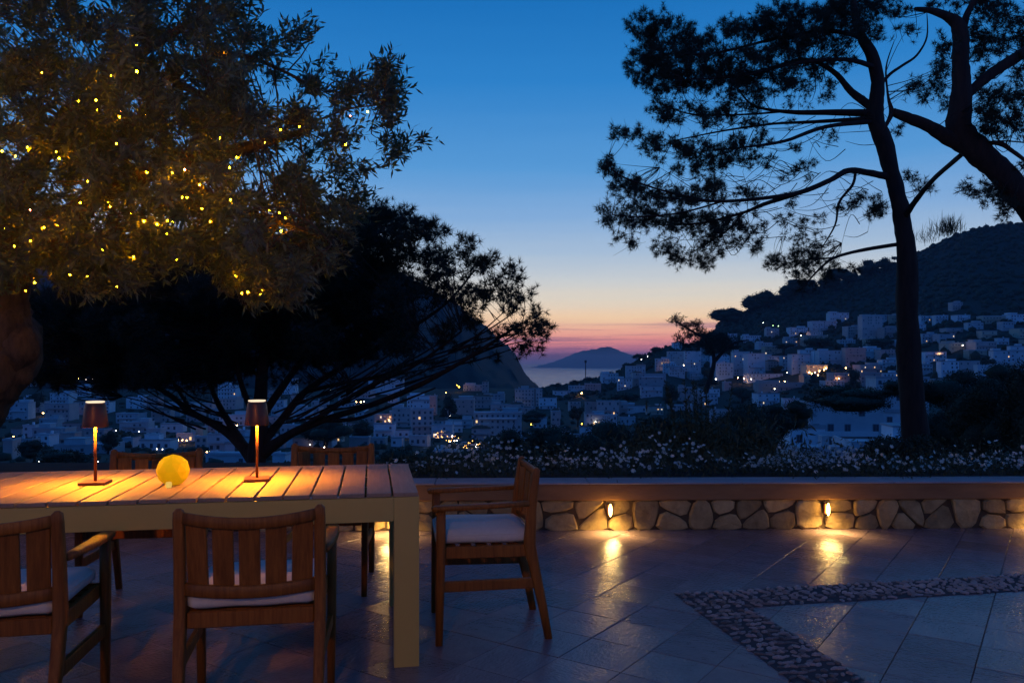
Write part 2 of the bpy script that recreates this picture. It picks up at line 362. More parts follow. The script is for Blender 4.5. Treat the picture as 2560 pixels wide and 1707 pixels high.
# ------------------------------------------------------------------ haze over the bay
hz = bpy.data.materials.new('haze_air'); hz.use_nodes = True; t = hz.node_tree; t.nodes.clear()
pv = t.nodes.new('ShaderNodeVolumePrincipled'); pv.inputs['Color'].default_value = (.80, .84, 1, 1); pv.inputs['Density'].default_value = 6.8e-5; pv.inputs['Anisotropy'].default_value = 0
ho = t.nodes.new('ShaderNodeOutputMaterial'); t.links.new(pv.outputs[0], ho.inputs['Volume'])
HAZE = MB(); HAZE.box((0, 13400, 40), (60000, 27400, 390))
HAZE_ON = True
if HAZE_ON: tag(HAZE.build('haze', [hz]), kind='stuff')

# ------------------------------------------------------------------ terrace floor with single tiles
TA = math.radians(55.5); TS = .307; eA = np.array([math.cos(TA), math.sin(TA)]); nA = np.array([math.sin(TA), -math.cos(TA)])
floor = MB().box((0, .1, -.06), (22, 12.9, .10)).build('terrace_floor', [M['grout']]); tag(floor, kind='structure')
tile_me = []
for k in range(5):
    b = MB(); b.box((0, 0, -.0045), (TS - .0038, TS - .0038, .011), bev=.0018, seg=1); tile_me.append(b.mesh('tile', [M['tile']]))
far_tiles = []; near = []
for i in range(-60, 60):
    for j in range(-60, 60):
        c = nA * (-1.22 + TS * (i + .5)) + eA * (TS * (j + .37 + (.5 if False else 0)))
        x, y = c
        if not (-10 < x < 10 and -5.5 < y < 6.5): continue
        px = 512 + x / max(y, .01) * F
        if y > 3.0 and -25 < px < 1049: near.append((x, y))
        else: far_tiles.append((x, y))
near.sort(key=lambda c: c[1]); far_tiles += near[298:]; near = near[:298]
for x, y in near:
    link('tile', random.choice(tile_me), floor, (x, y, random.uniform(-.0008, .0012)), (random.uniform(-.003, .003), random.uniform(-.003, .003), TA + random.choice((0, 1, 2, 3)) * math.pi / 2))
vs, fs = [], []
h = (TS - .005) / 2
for q, (x, y) in enumerate(far_tiles):
    u = eA * h; w = nA * h; zt = random.uniform(-.0008, .0012)
    for k, (a, b_) in enumerate(((1, 1), (1, -1), (-1, -1), (-1, 1))): vs.append((x + u[0] * a + w[0] * b_, y + u[1] * a + w[1] * b_, zt))
    for k, (a, b_) in enumerate(((1, 1), (1, -1), (-1, -1), (-1, 1))): vs.append((x + u[0] * a + w[0] * b_, y + u[1] * a + w[1] * b_, -.011))
    o = q * 8; fs += [(o + 3, o + 2, o + 1, o)] + [(o + k, o + (k + 1) % 4, o + 4 + (k + 1) % 4, o + 4 + k) for k in range(4)]
ft = link('outer_tiles', np_mesh('outer_tiles', [(vs, fs, 0)], [M['tile']]), floor); ft['kind'] = 'stuff'

# pebble mosaic band
BA = math.radians(10.5); e1 = np.array([math.cos(BA), math.sin(BA)]); e2 = np.array([math.sin(BA), -math.cos(BA)]); BC = np.array([.919, 4.50]); BWD = .30
def bp(u, v): return BC + e1 * u + e2 * v
bed = empty('pebble_band'); tag(bed, 'band of dark pebbles set on edge that turns a corner in the tiled floor', 'pebble band')
quad = [[bp(0, 0), bp(7, 0), bp(7, BWD), bp(BWD, BWD), bp(BWD, 7), bp(0, 7)]]
q = quad[0]; V = [(p[0], p[1], .0045) for p in q] + [(p[0], p[1], -.02) for p in q]
bmb = MB(); vv = [bmb.bm.verts.new(v) for v in V]; bmb.bm.faces.new(vv[:6]); [bmb.bm.faces.new((vv[i], vv[(i + 1) % 6], vv[6 + (i + 1) % 6], vv[6 + i])) for i in range(6)]
bmb.build('mortar_bed', [M['bed']], bed)
peb_me = []
for k in range(5):
    b = MB(); g = bmesh.ops.create_icosphere(b.bm, subdivisions=1 if k else 1, radius=.5)
    for v in g['verts']: v.co *= random.uniform(.88, 1.1)
    peb_me.append(b.mesh('pebble', [M['pebble']], True))
pts = []
for arm in (0, 1):
    L = 4.2 if arm == 0 else 3.2
    for a in np.arange(.02, L, .055):
        for c in np.arange(.018, BWD - .005, .033):
            if arm == 1 and a < BWD: continue
            u, v = (a, c) if arm == 0 else (c, a)
            u += random.uniform(-.014, .014); v += random.uniform(-.011, .011)
            if random.random() < .04: continue
            x, y = bp(u, v); pxv = 512 + x / y * F if y > .5 else 9999
            pts.append((x, y, y, pxv, arm))
vis = sorted([p for p in pts if p[1] > 3.15 and -20 < p[3] < 1045], key=lambda p: p[1]); sing = vis[:290]; ss = set(id(p) for p in sing)
bigV, bigF = [], []; off = 0; base = [(np.array([v.co[:] for v in me.vertices]), np.array([p.vertices[:] for p in me.polygons])) for me in peb_me]
for p in pts:
    k = random.randrange(5); sc_ = (random.uniform(.032, .064), random.uniform(.017, .031), random.uniform(.016, .034)); rz = BA + random.gauss(0, .75)
    if id(p) in ss: link('pebble', peb_me[k], bed, (p[0], p[1], .004), (0, 0, rz), sc_)
    else:
        v, f = base[k]; v = v * np.array(sc_); c, s = math.cos(rz), math.sin(rz); v = np.stack([v[:, 0] * c - v[:, 1] * s + p[0], v[:, 0] * s + v[:, 1] * c + p[1], v[:, 2] + .004], 1)
        bigV.append(v); bigF.append(f + off); off += len(v)
pb = link('small_pebbles', np_mesh('small_pebbles', [(np.concatenate(bigV), np.concatenate(bigF), 0)], [M['pebble']], True), bed); pb['kind'] = 'stuff'

# ------------------------------------------------------------------ low garden wall
WR = math.atan(.022)
wall = empty('garden_wall', (0, 6.207, 0), WR); tag(wall, 'low garden wall of irregular honey coloured stones under a smooth plastered cap', 'wall')
MB().box((0, .20, .10), (18, .36, .27)).build('mortar_core', [M['mortar']], wall)
MB().box((0, .115, .298), (18, .27, .126), bev=.008).build('plaster_cap', [M['cap']], wall)
for k in range(15):
    MB().box((-9 + 1.2 * k + .6, .115, .3685), (1.195, .285, .015), bev=.004).build('capstone' if not k else 'capstone', [M['capstone']], wall)
def clip(poly, a, b, c):
    out = []
    for i in range(len(poly)):
        p, q_ = poly[i], poly[(i + 1) % len(poly)]; dp = a * p[0] + b * p[1] - c; dq = a * q_[0] + b * q_[1] - c
        if dp <= 0: out.append(p)
        if dp * dq < 0:
            tt = dp / (dp - dq); out.append((p[0] + (q_[0] - p[0]) * tt, p[1] + (q_[1] - p[1]) * tt))
    return out
seeds = []
x = -6.4
while x < 6.4:
    w = random.uniform(.15, .27)
    if random.random() < .28: seeds.append((x, .118 + random.uniform(-.02, .02)))
    else:
        seeds.append((x + random.uniform(-.05, .05), .065 + random.uniform(-.025, .03))); seeds.append((x + random.uniform(-.07, .07), .18 + random.uniform(-.035, .03)))
    x += w
for s in seeds:
    poly = [(s[0] - .3, -.005), (s[0] + .3, -.005), (s[0] + .3, .238), (s[0] - .3, .238)]
    for o in seeds:
        if o is s or abs(o[0] - s[0]) > .6: continue
        a, b = o[0] - s[0], o[1] - s[1]; l = math.hypot(a, b); mxp = ((s[0] + o[0]) / 2, (s[1] + o[1]) / 2)
        poly = clip(poly, a / l, b / l, (a * mxp[0] + b * mxp[1]) / l - .006)
        if len(poly) < 3: break
    if len(poly) < 3: continue
    # jitter and round the corners
    for _ in range(1):
        poly = [(p[0] + random.uniform(-.006, .006), p[1] + random.uniform(-.004, .004)) for p in poly]
        np_ = []
        for i in range(len(poly)):
            p, q_ = poly[i], poly[(i + 1) % len(poly)]
            k_ = .22; np_ += [(p[0] * (1 - k_) + q_[0] * k_, p[1] * (1 - k_) + q_[1] * k_), (p[0] * k_ + q_[0] * (1 - k_), p[1] * k_ + q_[1] * (1 - k_))]
        poly = np_
        if len(poly) > 14: break
    cx = sum(p[0] for p in poly) / len(poly); cz = sum(p[1] for p in poly) / len(poly); n = len(poly)
    pr = random.uniform(.014, .03); tx, tz = random.uniform(-.12, .12), random.uniform(-.12, .12); vs = []
    for k_, d in ((1, .03), (.985, -pr * .55), (.86, -pr)):
        for p in poly:
            ux, uz = (p[0] - cx) * k_, (p[1] - cz) * k_; vs.append((ux, d + (ux * tx + uz * tz if d < 0 else 0) + (random.uniform(-.005, .005) if d < 0 else 0), uz))
    vs.append((0, -pr - .003, 0)); fs = []
    for r in range(2): fs += [(r * n + i, r * n + (i + 1) % n, (r + 1) * n + (i + 1) % n, (r + 1) * n + i) for i in range(n)]
    tri = [(2 * n + i, 2 * n + (i + 1) % n, 3 * n) for i in range(n)]
    me = bpy.data.meshes.new('stone'); me.from_pydata(vs, [], fs + tri); me.materials.append(M['stone']); me.update()
    bmt = bmesh.new(); bmt.from_mesh(me); bmesh.ops.recalc_face_normals(bmt, faces=bmt.faces); bmt.to_mesh(me); bmt.free()
    link('stone', me, wall, (cx, .021, cz))

# small lights set in the wall, each washing the floor in front of it
wl_body = MB().box((0, -.012, .0), (.040, .03, .085), bev=.004).mesh('lamp_housing', [M['bronze']])
b = MB(); b.sweep([(0, -.05, -.048), (0, -.05, -.028), (0, -.05, .01), (0, -.05, .034), (0, -.05, .046)], [.006, .022, .026, .016, .005], [.008, .02, .022, .014, .006], n=12, sq=1); wl_lens = b.mesh('lamp_lens', [emat('wall_lamp_glow', (1, .55, .12), 42)], True)
wl_names = ['wall light hidden far behind the seated table corner', 'small lit wall light on the stones beside the cream table leg', 'lit wall light on the stones right of the end armchair',
            'lit wall light on the stones farthest right in view', 'wall light just outside whose glow reaches the right floor edge']
for k, px_ in enumerate((None, 390.7, 610.4, 830.3, 1049)[1:], 1):
    if px_ is None: X = -2.67
    else: X = (px_ - 512) * 6.16 / F
    Yw = 6.207 + .022 * X
    wlt = empty('wall_light', (X, Yw - .01, .168), WR); tag(wlt, wl_names[k], 'wall light', 'small lights along the low garden wall')
    link('lamp_housing', wl_body, wlt); link('lamp_lens', wl_lens, wlt)
    ld = bpy.data.lights.new('wall_spot', 'SPOT'); ld.energy = 21; ld.color = (1, .62, .20); ld.spot_size = math.radians(150); ld.spot_blend = 1; ld.shadow_soft_size = .012
    lo = bpy.data.objects.new('lamp_beam', ld); COL.objects.link(lo); lo.parent = wlt; lo.location = (0, -.11, .02); lo.rotation_euler = (math.radians(-14), 0, 0)

# ------------------------------------------------------------------ dining table
TR = math.radians(10); tab = empty('dining_table', (-.40, 3.433, 0), TR + math.pi)   # local +x runs left along the long side, -y towards the far side
tag(tab, 'long dining table with cream metal frame and weathered cross slats', 'table')
TL, TW = 3.3, .98
# local frame: x in [0,TL] leftwards, y in [-TW,0]
AP = .104; ZT = .731
MB().box((TL / 2, -.016, ZT - AP / 2), (TL - .214, .030, AP), bev=.002).box((TL / 2, -TW + .016, ZT - AP / 2), (TL - .214, .030, AP), bev=.002) \
    .box((.016, -TW / 2, ZT - AP / 2), (.030, TW - .214, AP), bev=.002).box((TL - .016, -TW / 2, ZT - AP / 2), (.030, TW - .214, AP), bev=.002).build('apron', [M['cream']], tab)
legm = MB().box((0, 0, ZT / 2), (.107, .107, ZT), bev=.003, seg=2).mesh('leg', [M['cream']])
for (lx, ly) in ((.0535, -.0535), (.0535, -TW + .0535), (TL - .0535, -.0535), (TL - .0535, -TW + .0535)): link('leg', legm, tab, (lx, ly, 0))
MB().box((TL / 2, -TW - .0025, ZT + .0095), (TL, .005, .021)).build('edge_strip', [M['capstone']], tab)
ns = 29; pitch = TL / ns
slm = [MB().box((0, 0, 0), (pitch - .009, TW - .002, .017), bev=.0018).mesh('slat', [M['slat']]) for _ in range(3)]
for k in range(ns): link('slat', slm[k % 3], tab, (pitch * (k + .5), -TW / 2 + .001, ZT + .0105 + random.uniform(-.0006, .0006)))
MB().box((TL / 2, -TW * .33, ZT - .02), (TL - .07, .03, .035)).box((TL / 2, -TW * .67, ZT - .02), (TL - .07, .03, .035)).build('cross_rail', [M['cream']], tab)

# ------------------------------------------------------------------ armchairs
def make_chair():
    r = empty('armchair')
    T = M['teak']
    for s in (-1, 1):
        pts = [(s * .238, -.315, .0), (s * .241, -.285, .16), (s * .244, -.245, .34), (s * .245, -.222, .45), (s * .245, -.232, .62), (s * .245, -.252, .775), (s * .245, -.256, .802), (s * .245, -.257, .812)]
        MB().sweep(pts, [.034, .038, .042, .044, .042, .040, .036, .016], [.036, .042, .052, .058, .046, .036, .032, .012], n=12, sq=.5).build('leg', [T], r, True)
        pts = [(s * .262, .205, 0), (s * .265, .2, .3), (s * .266, .196, .5), (s * .266, .196, .622)]
        MB().sweep(pts, [.032, .038, .04, .038], [.034, .042, .044, .044], n=12, sq=.5).build('leg', [T], r, True)
        pts = [(s * .268, .238, .628), (s * .268, .225, .634), (s * .270, .12, .637), (s * .270, 0, .640), (s * .264, -.12, .643), (s * .256, -.218, .646)]
        MB().sweep(pts, [.02, .026, .026, .025, .024, .024], [.040, .056, .062, .056, .046, .036], n=12, sq=.5, up=(1, 0, 0)).build('armrest', [T], r, True)
        MB().sweep([(s * .262, .185, .27), (s * .245, -.262, .27)], .05, .02, n=8, sq=.3, up=(1, 0, 0)).build('stretcher', [T], r)
    fr = MB(); fr.box((0, .192, .422), (.49, .026, .056), bev=.004); fr.box((0, -.222, .422), (.445, .026, .056), bev=.004)
    for s in (-1, 1): fr.box((s * .238, -.015, .422), (.024, .385, .056), bev=.004)
    for k in range(5): fr.box((0, -.15 + .075 * k, .441), (.452, .05, .014))
    fr.build('seat_frame', [T], r)
    def back(x, zz):
        y0 = -.222 - (zz - .45) * .095; return y0 - .036 * (1 - (x / .245) ** 2)
    xs = np.linspace(-.235, .235, 9)
    MB().sweep([(x, back(x, .77), .782 - .022 * (1 - (x / .245) ** 2)) for x in xs], .040, .024, n=10, sq=.4, up=(0, 1, 0)).build('top_rail', [T], r, True)
    MB().sweep([(x, back(x, .53), .534 - .012 * (1 - (x / .245) ** 2)) for x in xs], .045, .024, n=10, sq=.4, up=(0, 1, 0)).build('bottom_rail', [T], r, True)
    for k in range(5):
        x = (k - 2) * .0915; ang = .036 * 2 * x / .245 ** 2
        b = MB(); top = .772 - .022 * (1 - (x / .245) ** 2); w = .0745
        R_ = Matrix.Rotation(ang, 3, 'Z') @ Matrix.Rotation(-.095, 3, 'X').inverted()
        b.box((x, back(x, (top + .53) / 2) + .010, (top + .53) / 2), (w, .014, top - .53), rot=R_, bev=.005, seg=2).build('slat', [T], r)
    # box cushion with soft edges and a slightly domed top
    c = MB(); g = bmesh.ops.create_grid(c.bm, x_segments=14, y_segments=14, size=.5)
    bmv = c.bm.verts[:]
    ret = bmesh.ops.extrude_face_region(c.bm, geom=c.bm.faces[:]); ex = [e for e in ret['geom'] if isinstance(e, bmesh.types.BMVert)]
    for v in ex: v.co.z += 1
    exs = set(ex)
    for v in c.bm.verts:
        tx, ty = v.co.x * 2, v.co.y * 2; e = max(abs(tx), abs(ty)); topv = v in exs
        k_ = 1 - .05 * (1 if abs(tx) > .99 and abs(ty) > .99 else 0)
        edge = max(0, (e - .78) / .22) ** 2
        zz = (.034 - .022 * edge + .006 * (1 - tx * tx) * (1 - ty * ty)) if topv else (-.034 + .018 * edge)
        zz += .0018 * math.sin(tx * 7 + ty * 3)
        v.co = Vector((v.co.x * .462 * k_, v.co.y * .455 * k_, zz))
    cu = c.build('cushion', [M['cushion']], r, True, loc=(0, -.008, .486))
    pp = []
    for k in range(41):
        a_ = 2 * math.pi * k / 40; ca, sa = math.cos(a_), math.sin(a_); pp.append((.229 * math.copysign(abs(ca) ** .22, ca), .226 * math.copysign(abs(sa) ** .22, sa), .013))
    MB().sweep(pp, .007, .007, n=6, sq=1, up=(0, 0, 1)).build('piping', [M['cushion']], cu, True)
    return r
ch0 = make_chair(); G = 'teak armchairs round the dining table'
spots = [((-.948, 3.00, 0), math.radians(10), 'teak armchair seen from behind, pushed in at the near side beside the cream table leg'),
         ((-1.80, 2.87, 0), math.radians(11), 'teak armchair cut off by the left picture edge at the near side of the table'),
         ((-.170, 3.965, 0), math.radians(98), 'teak armchair at the table end in side view with pale blue lit seat cushion'),
         ((-1.09, 4.66, 0), math.radians(183), 'teak armchair tucked in at the far side behind the right table lamp'),
         ((-2.01, 4.34, 0), math.radians(188), 'teak armchair at the far side whose back shows behind the glowing globe')]
for k, (loc, rz, lab) in enumerate(spots):
    o = ch0 if k == 0 else copy_tree(ch0); o.location = loc; o.rotation_euler = (0, 0, rz); o.scale = (.955, 1, 1); tag(o, lab, 'armchair', G)

# ------------------------------------------------------------------ cordless table lamps
def make_lamp():
    r = empty('table_lamp')
    MB().box((0, 0, .007), (.115, .115, .014), bev=.004, seg=2).build('base', [M['bronze']], r)
    MB().sweep([(0, 0, .014), (0, 0, .30)], .0135, .0135, n=12, sq=1).build('stem', [M['stemrust']], r, True)
    b = MB(); n = 28
    prof = [(.056, .262), (.0565, .264), (.044, .362), (.042, .365), (.0405, .363), (.054, .265)]
    rings = [[b.bm.verts.new((R_ * math.cos(2 * math.pi * k / n), R_ * math.sin(2 * math.pi * k / n), zz)) for k in range(n)] for R_, zz in prof]
    for i in range(len(rings)):
        for k in range(n): b.bm.faces.new((rings[i][k], rings[i][(k + 1) % n], rings[(i + 1) % 6][(k + 1) % n], rings[(i + 1) % 6][k]))
    b.build('lamp_shade', [M['bronze']], r, True)
    MB().lathe([(.030, .372), (.039, .374), (.040, .377), (.039, .380), (.02, .381)], 28).build('top_ring', [emat('lamp_top_glow', (1, .80, .55), 1.1)], r, True)
    MB().lathe([(.012, .352), (.028, .354), (.041, .3605), (.041, .3705), (.01, .3715)], 28).build('lamp_head', [M['bronze']], r, True)
    MB().lathe([(.008, .288), (.036, .289), (.036, .298), (.02, .299)], 20).build('diffuser', [emat('lamp_light', (1, .50, .12), 3)], r)
    return r
l0 = make_lamp()
ldd = bpy.data.lights.new('lamp_disc', 'AREA'); ldd.shape = 'DISK'; ldd.size = .075; ldd.energy = 16; ldd.color = (1, .345, .015)
lo_ = bpy.data.objects.new('lamp_disc', ldd); COL.objects.link(lo_); lo_.parent = l0; lo_.location = (0, 0, .286)
for k, (loc, lab) in enumerate((((-1.915, 3.66, .7515), 'left slim table lamp with dark conical shade, between the left edge and the globe'), ((-1.207, 3.77, .7515), 'slim table lamp with dark conical shade right of the glowing globe'))):
    o = l0 if k == 0 else copy_tree(l0); o.location = loc; o.rotation_euler = (0, 0, math.radians(10 + k * 6)); tag(o, lab, 'table lamp', 'slim cordless table lamps')

# faceted globe, candle glow painted into its shell as emission, and a candle stub
gl = empty('candle_globe', (-1.545, 3.63, .7515)); tag(gl, 'round faceted amber globe glowing on the table between two lamps', 'candle globe')
b = MB(); bmesh.ops.create_icosphere(b.bm, subdivisions=2, radius=.074)
for v in b.bm.verts:
    v.co *= random.uniform(.965, 1.02); v.co.z = max(v.co.z + .066, .001)
gm = bpy.data.materials.new('amber_painted_glow'); gm.use_nodes = True; t = gm.node_tree; t.nodes.clear()
g1 = t.nodes.new('ShaderNodeTexNoise'); g1.inputs['Scale'].default_value = 16; tcn = t.nodes.new('ShaderNodeTexCoord'); t.links.new(tcn.outputs['Object'], g1.inputs['Vector'])
gr = ramp(t.nodes, [(.3, (.84, .40, .002, 1)), (.7, (.92, .48, .004, 1))]); t.links.new(g1.outputs['Fac'], gr.inputs[0])
gp = t.nodes.new('ShaderNodeBsdfPrincipled'); gp.inputs['Roughness'].default_value = .6; gp.inputs['Specular IOR Level'].default_value = .1; gp.inputs['Base Color'].default_value = (.25, .12, .004, 1); gz = t.nodes.new('ShaderNodeSeparateXYZ'); t.links.new(tcn.outputs['Object'], gz.inputs[0]); gzr = ramp(t.nodes, [(.0, (.62, .50, .35, 1)), (.07, (.80, .72, .6, 1)), (.13, (1, 1, 1, 1))]); t.links.new(gz.outputs['Z'], gzr.inputs[0])  # candle glow painted into the shell colour, dimmer at the foot, brighter above
gmx = t.nodes.new('ShaderNodeMixRGB'); gmx.blend_type = 'MULTIPLY'; gmx.inputs[0].default_value = 1; t.links.new(gr.outputs[0], gmx.inputs[1]); t.links.new(gzr.outputs[0], gmx.inputs[2]); t.links.new(gmx.outputs[0], gp.inputs['Emission Color']); gp.inputs['Emission Strength'].default_value = .8
go = t.nodes.new('ShaderNodeOutputMaterial'); t.links.new(gp.outputs[0], go.inputs[0])
b.build('glass_shell', [gm], gl)
MB().lathe([(.012, 0), (.013, .004), (.013, .022), (.010, .025)], 14, (.014, -.078, 0)).build('candle_stub', [emat('candle_glow', (1, .60, .12), .8)], gl, True)

# garden lantern behind the viewer: it throws the warm light on the table frame and chairs
ln = empty('garden_lantern', (-.9, -5.0, 0)); tag(ln, 'tall garden lantern post with warm glass globe at the near end of the terrace', 'lantern')
MB().lathe([(.09, 0), (.09, .02), (.03, .05), (.035, 3.95), (.05, 3.98), (.06, 4.0)], 16).build('post', [M['postmetal']], ln, True)
b = MB(); bmesh.ops.create_uvsphere(b.bm, u_segments=16, v_segments=10, radius=.11); bmesh.ops.translate(b.bm, vec=(0, 0, 4.1), verts=b.bm.verts)
b.build('globe', [emat('lantern_glow', (1, .48, .12), 6)], ln, True)
lp_ = bpy.data.lights.new('lantern_light', 'POINT'); lp_.energy = 1250; lp_.color = (1, .50, .11); lp_.shadow_soft_size = .13
lo_ = bpy.data.objects.new('lantern_light', lp_); COL.objects.link(lo_); lo_.parent = ln; lo_.location = (0, 0, 4.1)
MB().lathe([(.13, 4.20), (.12, 4.22), (.02, 4.27)], 16).build('lantern_cap', [M['postmetal']], ln, True)

# ------------------------------------------------------------------ foliage tools
def pip(poly, x, y):
    inside = False; j = len(poly) - 1
    for i in range(len(poly)):
        xi, yi = poly[i]; xj, yj = poly[j]
        if (yi > y) != (yj > y) and x < (xj - xi) * (y - yi) / (yj - yi) + xi: inside = not inside
        j = i
    return inside
def px3(px, py, Y):
    px = np.asarray(px, float); py = np.asarray(py, float); Y = np.asarray(Y, float)
    return np.stack([(px - 512) * Y / F, Y, CAMH - (py - HY) * Y / F], -1)

# ------------------------------------------------------------------ olive tree with fairy lights (left)
c6 = 1 / 1.96 * .4          # sketch units to picture units
OUT = [(-300, -200), (985, -200), (990, 60), (1035, 60), (1040, -100), (1285, -100), (1295, 70), (1215, 140), (1330, 170), (1400, 130), (1530, 105), (1540, 170), (1650, 115), (1700, 150), (1770, 170), (1810, 260), (1760, 340), (1830, 360),
       (1900, 255), (1965, 350), (1980, 420), (1940, 490), (1985, 560), (2080, 635), (2095, 765), (1990, 740), (1920, 810), (1850, 730), (1800, 800), (1800, 960), (1780, 1060), (1700, 1160), (1640, 1290),
       (1520, 1380), (1480, 1520), (1300, 1470), (1200, 1490), (1100, 1370), (900, 1310), (700, 1400), (500, 1440), (330, 1420), (200, 1330), (90, 1410), (-300, 1380)]
HOLES = [(1170, 740, 90, 110, .9), (290, 800, 70, 45, .85), (110, 930, 60, 70, .8), (1330, 470, 110, 60, .75), (1480, 330, 120, 60, .7), (1100, 880, 90, 70, .6), (300, 110, 200, 90, .45), (900, 230, 150, 70, .4),
         (60, 200, 100, 100, .4), (1700, 420, 80, 60, .4), (1560, 480, 80, 50, .65), (1650, 640, 70, 60, .4), (1420, 700, 70, 70, .5), (870, 60, 70, 90, .5), (1150, 420, 0, 0, 0), (620, 960, 50, 60, .35), (700, 520, 50, 40, .3), (1830, 640, 50, 60, .3), (1250, 980, 60, 40, .4)]
P = []
tries = 0
while len(P) < 7400 and tries < 60000:
    tries += 1
    x0_ = random.uniform(-300, 2100); y0_ = random.uniform(-200, 1530)
    if not pip(OUT, x0_, y0_): continue
    pr = 1.0
    for hx, hy, rx, ry, w in HOLES:
        if rx:
            d = ((x0_ - hx) / rx) ** 2 + ((y0_ - hy) / ry) ** 2
            if d < 2: pr = min(pr, 1 - w * math.exp(-d * .8))
    if x0_ > 1250 and y0_ < 1000: pr *= .42
    if y0_ < 300: pr *= .62
    if random.random() > pr: continue
    Y0_ = random.uniform(5.0, 7.9) if x0_ < 1250 else random.uniform(5.9, 7.4)
    if y0_ > 1250: Y0_ = random.uniform(5.2, 6.6)
    rr = random.uniform(26, 62)
    for q in range(random.randint(6, 13)):       # a tuft of sprays at the end of one bough
        x = x0_ + random.gauss(0, rr * .55); y = y0_ + random.gauss(0, rr * .55)
        if pip(OUT, x, y): P.append((x * c6, y * c6, Y0_ + random.gauss(0, .12)))
P = np.array(P); C = px3(P[:, 0], P[:, 1], P[:, 2]); nf = len(C)
extra = np.stack([rng.uniform(-9, -.8, 1700), rng.uniform(2.2, 8.2, 1700), rng.uniform(4.3, 6.8, 1700)], 1)
extra = extra[extra[:, 2] > CAMH + extra[:, 1] * .47 + .25]; C = np.concatenate([C, extra]); n = len(C)
cen = np.array([-4.0, 6.6, 3.2])
D = unit(unit(C - cen) * .55 + rng.normal(size=(n, 3)) * .5 + np.array([0, 0, .35])); Ls = rng.uniform(.14, .30, n)
low = C[:, 2] < 2.7; D[low, 2] -= .55; D = unit(D)
C0 = C - D * Ls[:, None] * .5
K = 10; tt = (np.arange(K) + .5) / K; LP = C0[:, None, :] + D[:, None, :] * (Ls[:, None] * tt)[:, :, None]
side = unit(np.cross(D[:, None, :], rng.normal(size=(n, K, 3))))
LD = D[:, None, :] * .75 + side * .75
lv, lf = leaves(LP.reshape(-1, 3), LD.reshape(-1, 3), rng.uniform(.060, .098, n * K), rng.uniform(.015, .025, n * K))
tv, tf = sticks(C0, C0 + D * Ls[:, None], .0022, .0008, seg=1)
olive = empty('olive_tree', (-4.9, 6.9, 0)); tag(olive, 'old olive tree with gnarled trunk, its crown hung with tiny warm fairy lights', 'tree')
inv = -np.array([-4.9, 6.9, 0])
link('crown', np_mesh('crown', [(lv + inv, lf, 0), (tv + inv, tf, 1)], [M['olive'], M['olivebark']]), olive)
# trunk and limbs
TY = 6.9
def d2(x, y, Y): return at(x * .43537, y * .43537, Y)      # coordinates read off the 2352 px wide picture
OB = [([d2(-160, 1120, TY), d2(-110, 1000, TY), d2(-40, 900, TY), d2(14, 810, TY), d2(8, 720, TY), d2(-6, 640, TY), d2(-10, 560, TY), d2(30, 470, TY)], [.34, .29, .25, .235, .20, .21, .18, .13]),
      ([d2(20, 830, TY), d2(50, 800, TY - .1), d2(44, 740, TY - .05), d2(40, 670, TY), d2(60, 600, TY)], [.13, .14, .09, .09, .07]),
      ([d2(20, 620, TY), d2(180, 480, 6.6), d2(380, 380, 6.4), d2(560, 340, 6.5), d2(700, 300, 6.6)], [.12, .09, .07, .05, .02]),
      ([d2(10, 560, TY), d2(80, 380, 6.9), d2(220, 200, 7), d2(420, 60, 7)], [.12, .09, .06, .03]),
      ([d2(-10, 560, TY), d2(-80, 300, 6.2), d2(-120, 0, 5.6)], [.12, .09, .05]),
      ([d2(480, 120, 6.6), d2(570, 130, 6.6), d2(640, 158, 6.6), d2(700, 188, 6.6), d2(745, 210, 6.6)], [.03, .02, .014, .012, .006]),
      ([d2(400, 190, 6.5), d2(520, 240, 6.5), d2(600, 262, 6.5), d2(690, 285, 6.5), d2(800, 250, 6.5), d2(880, 240, 6.5)], [.03, .02, .014, .010, .007, .004]),
      ([d2(380, 380, 6.4), d2(520, 470, 6.2), d2(680, 520, 6.1), d2(760, 560, 6)], [.06, .035, .02, .008])]
parts = []; skel = []
for k, (pts_, rd) in enumerate(OB):
    v, f, Pp = limb([np.array(p) for p in pts_], rd, n=20 if k < 2 else 9, sub=7, rough=.34 if k < 2 else .14, seed=k); parts.append((v + inv, f, 0)); skel += list(Pp)
link('trunk', np_mesh('trunk', parts, [M['olivebark']], True), olive)
skel = np.array(skel); sel = rng.choice(nf, 420, replace=False); Cs = C[sel]; dd = ((Cs[:, None] - skel[None]) ** 2).sum(-1); nn_ = skel[dd.argmin(1)]
bv, bf = sticks(nn_, Cs, .009, .002, bend=rng.normal(size=(420, 3)) * .07, seg=4)
link('branches', np_mesh('branches', [(bv + inv, bf, 0)], [M['olivebark']]), olive)['kind'] = 'stuff'

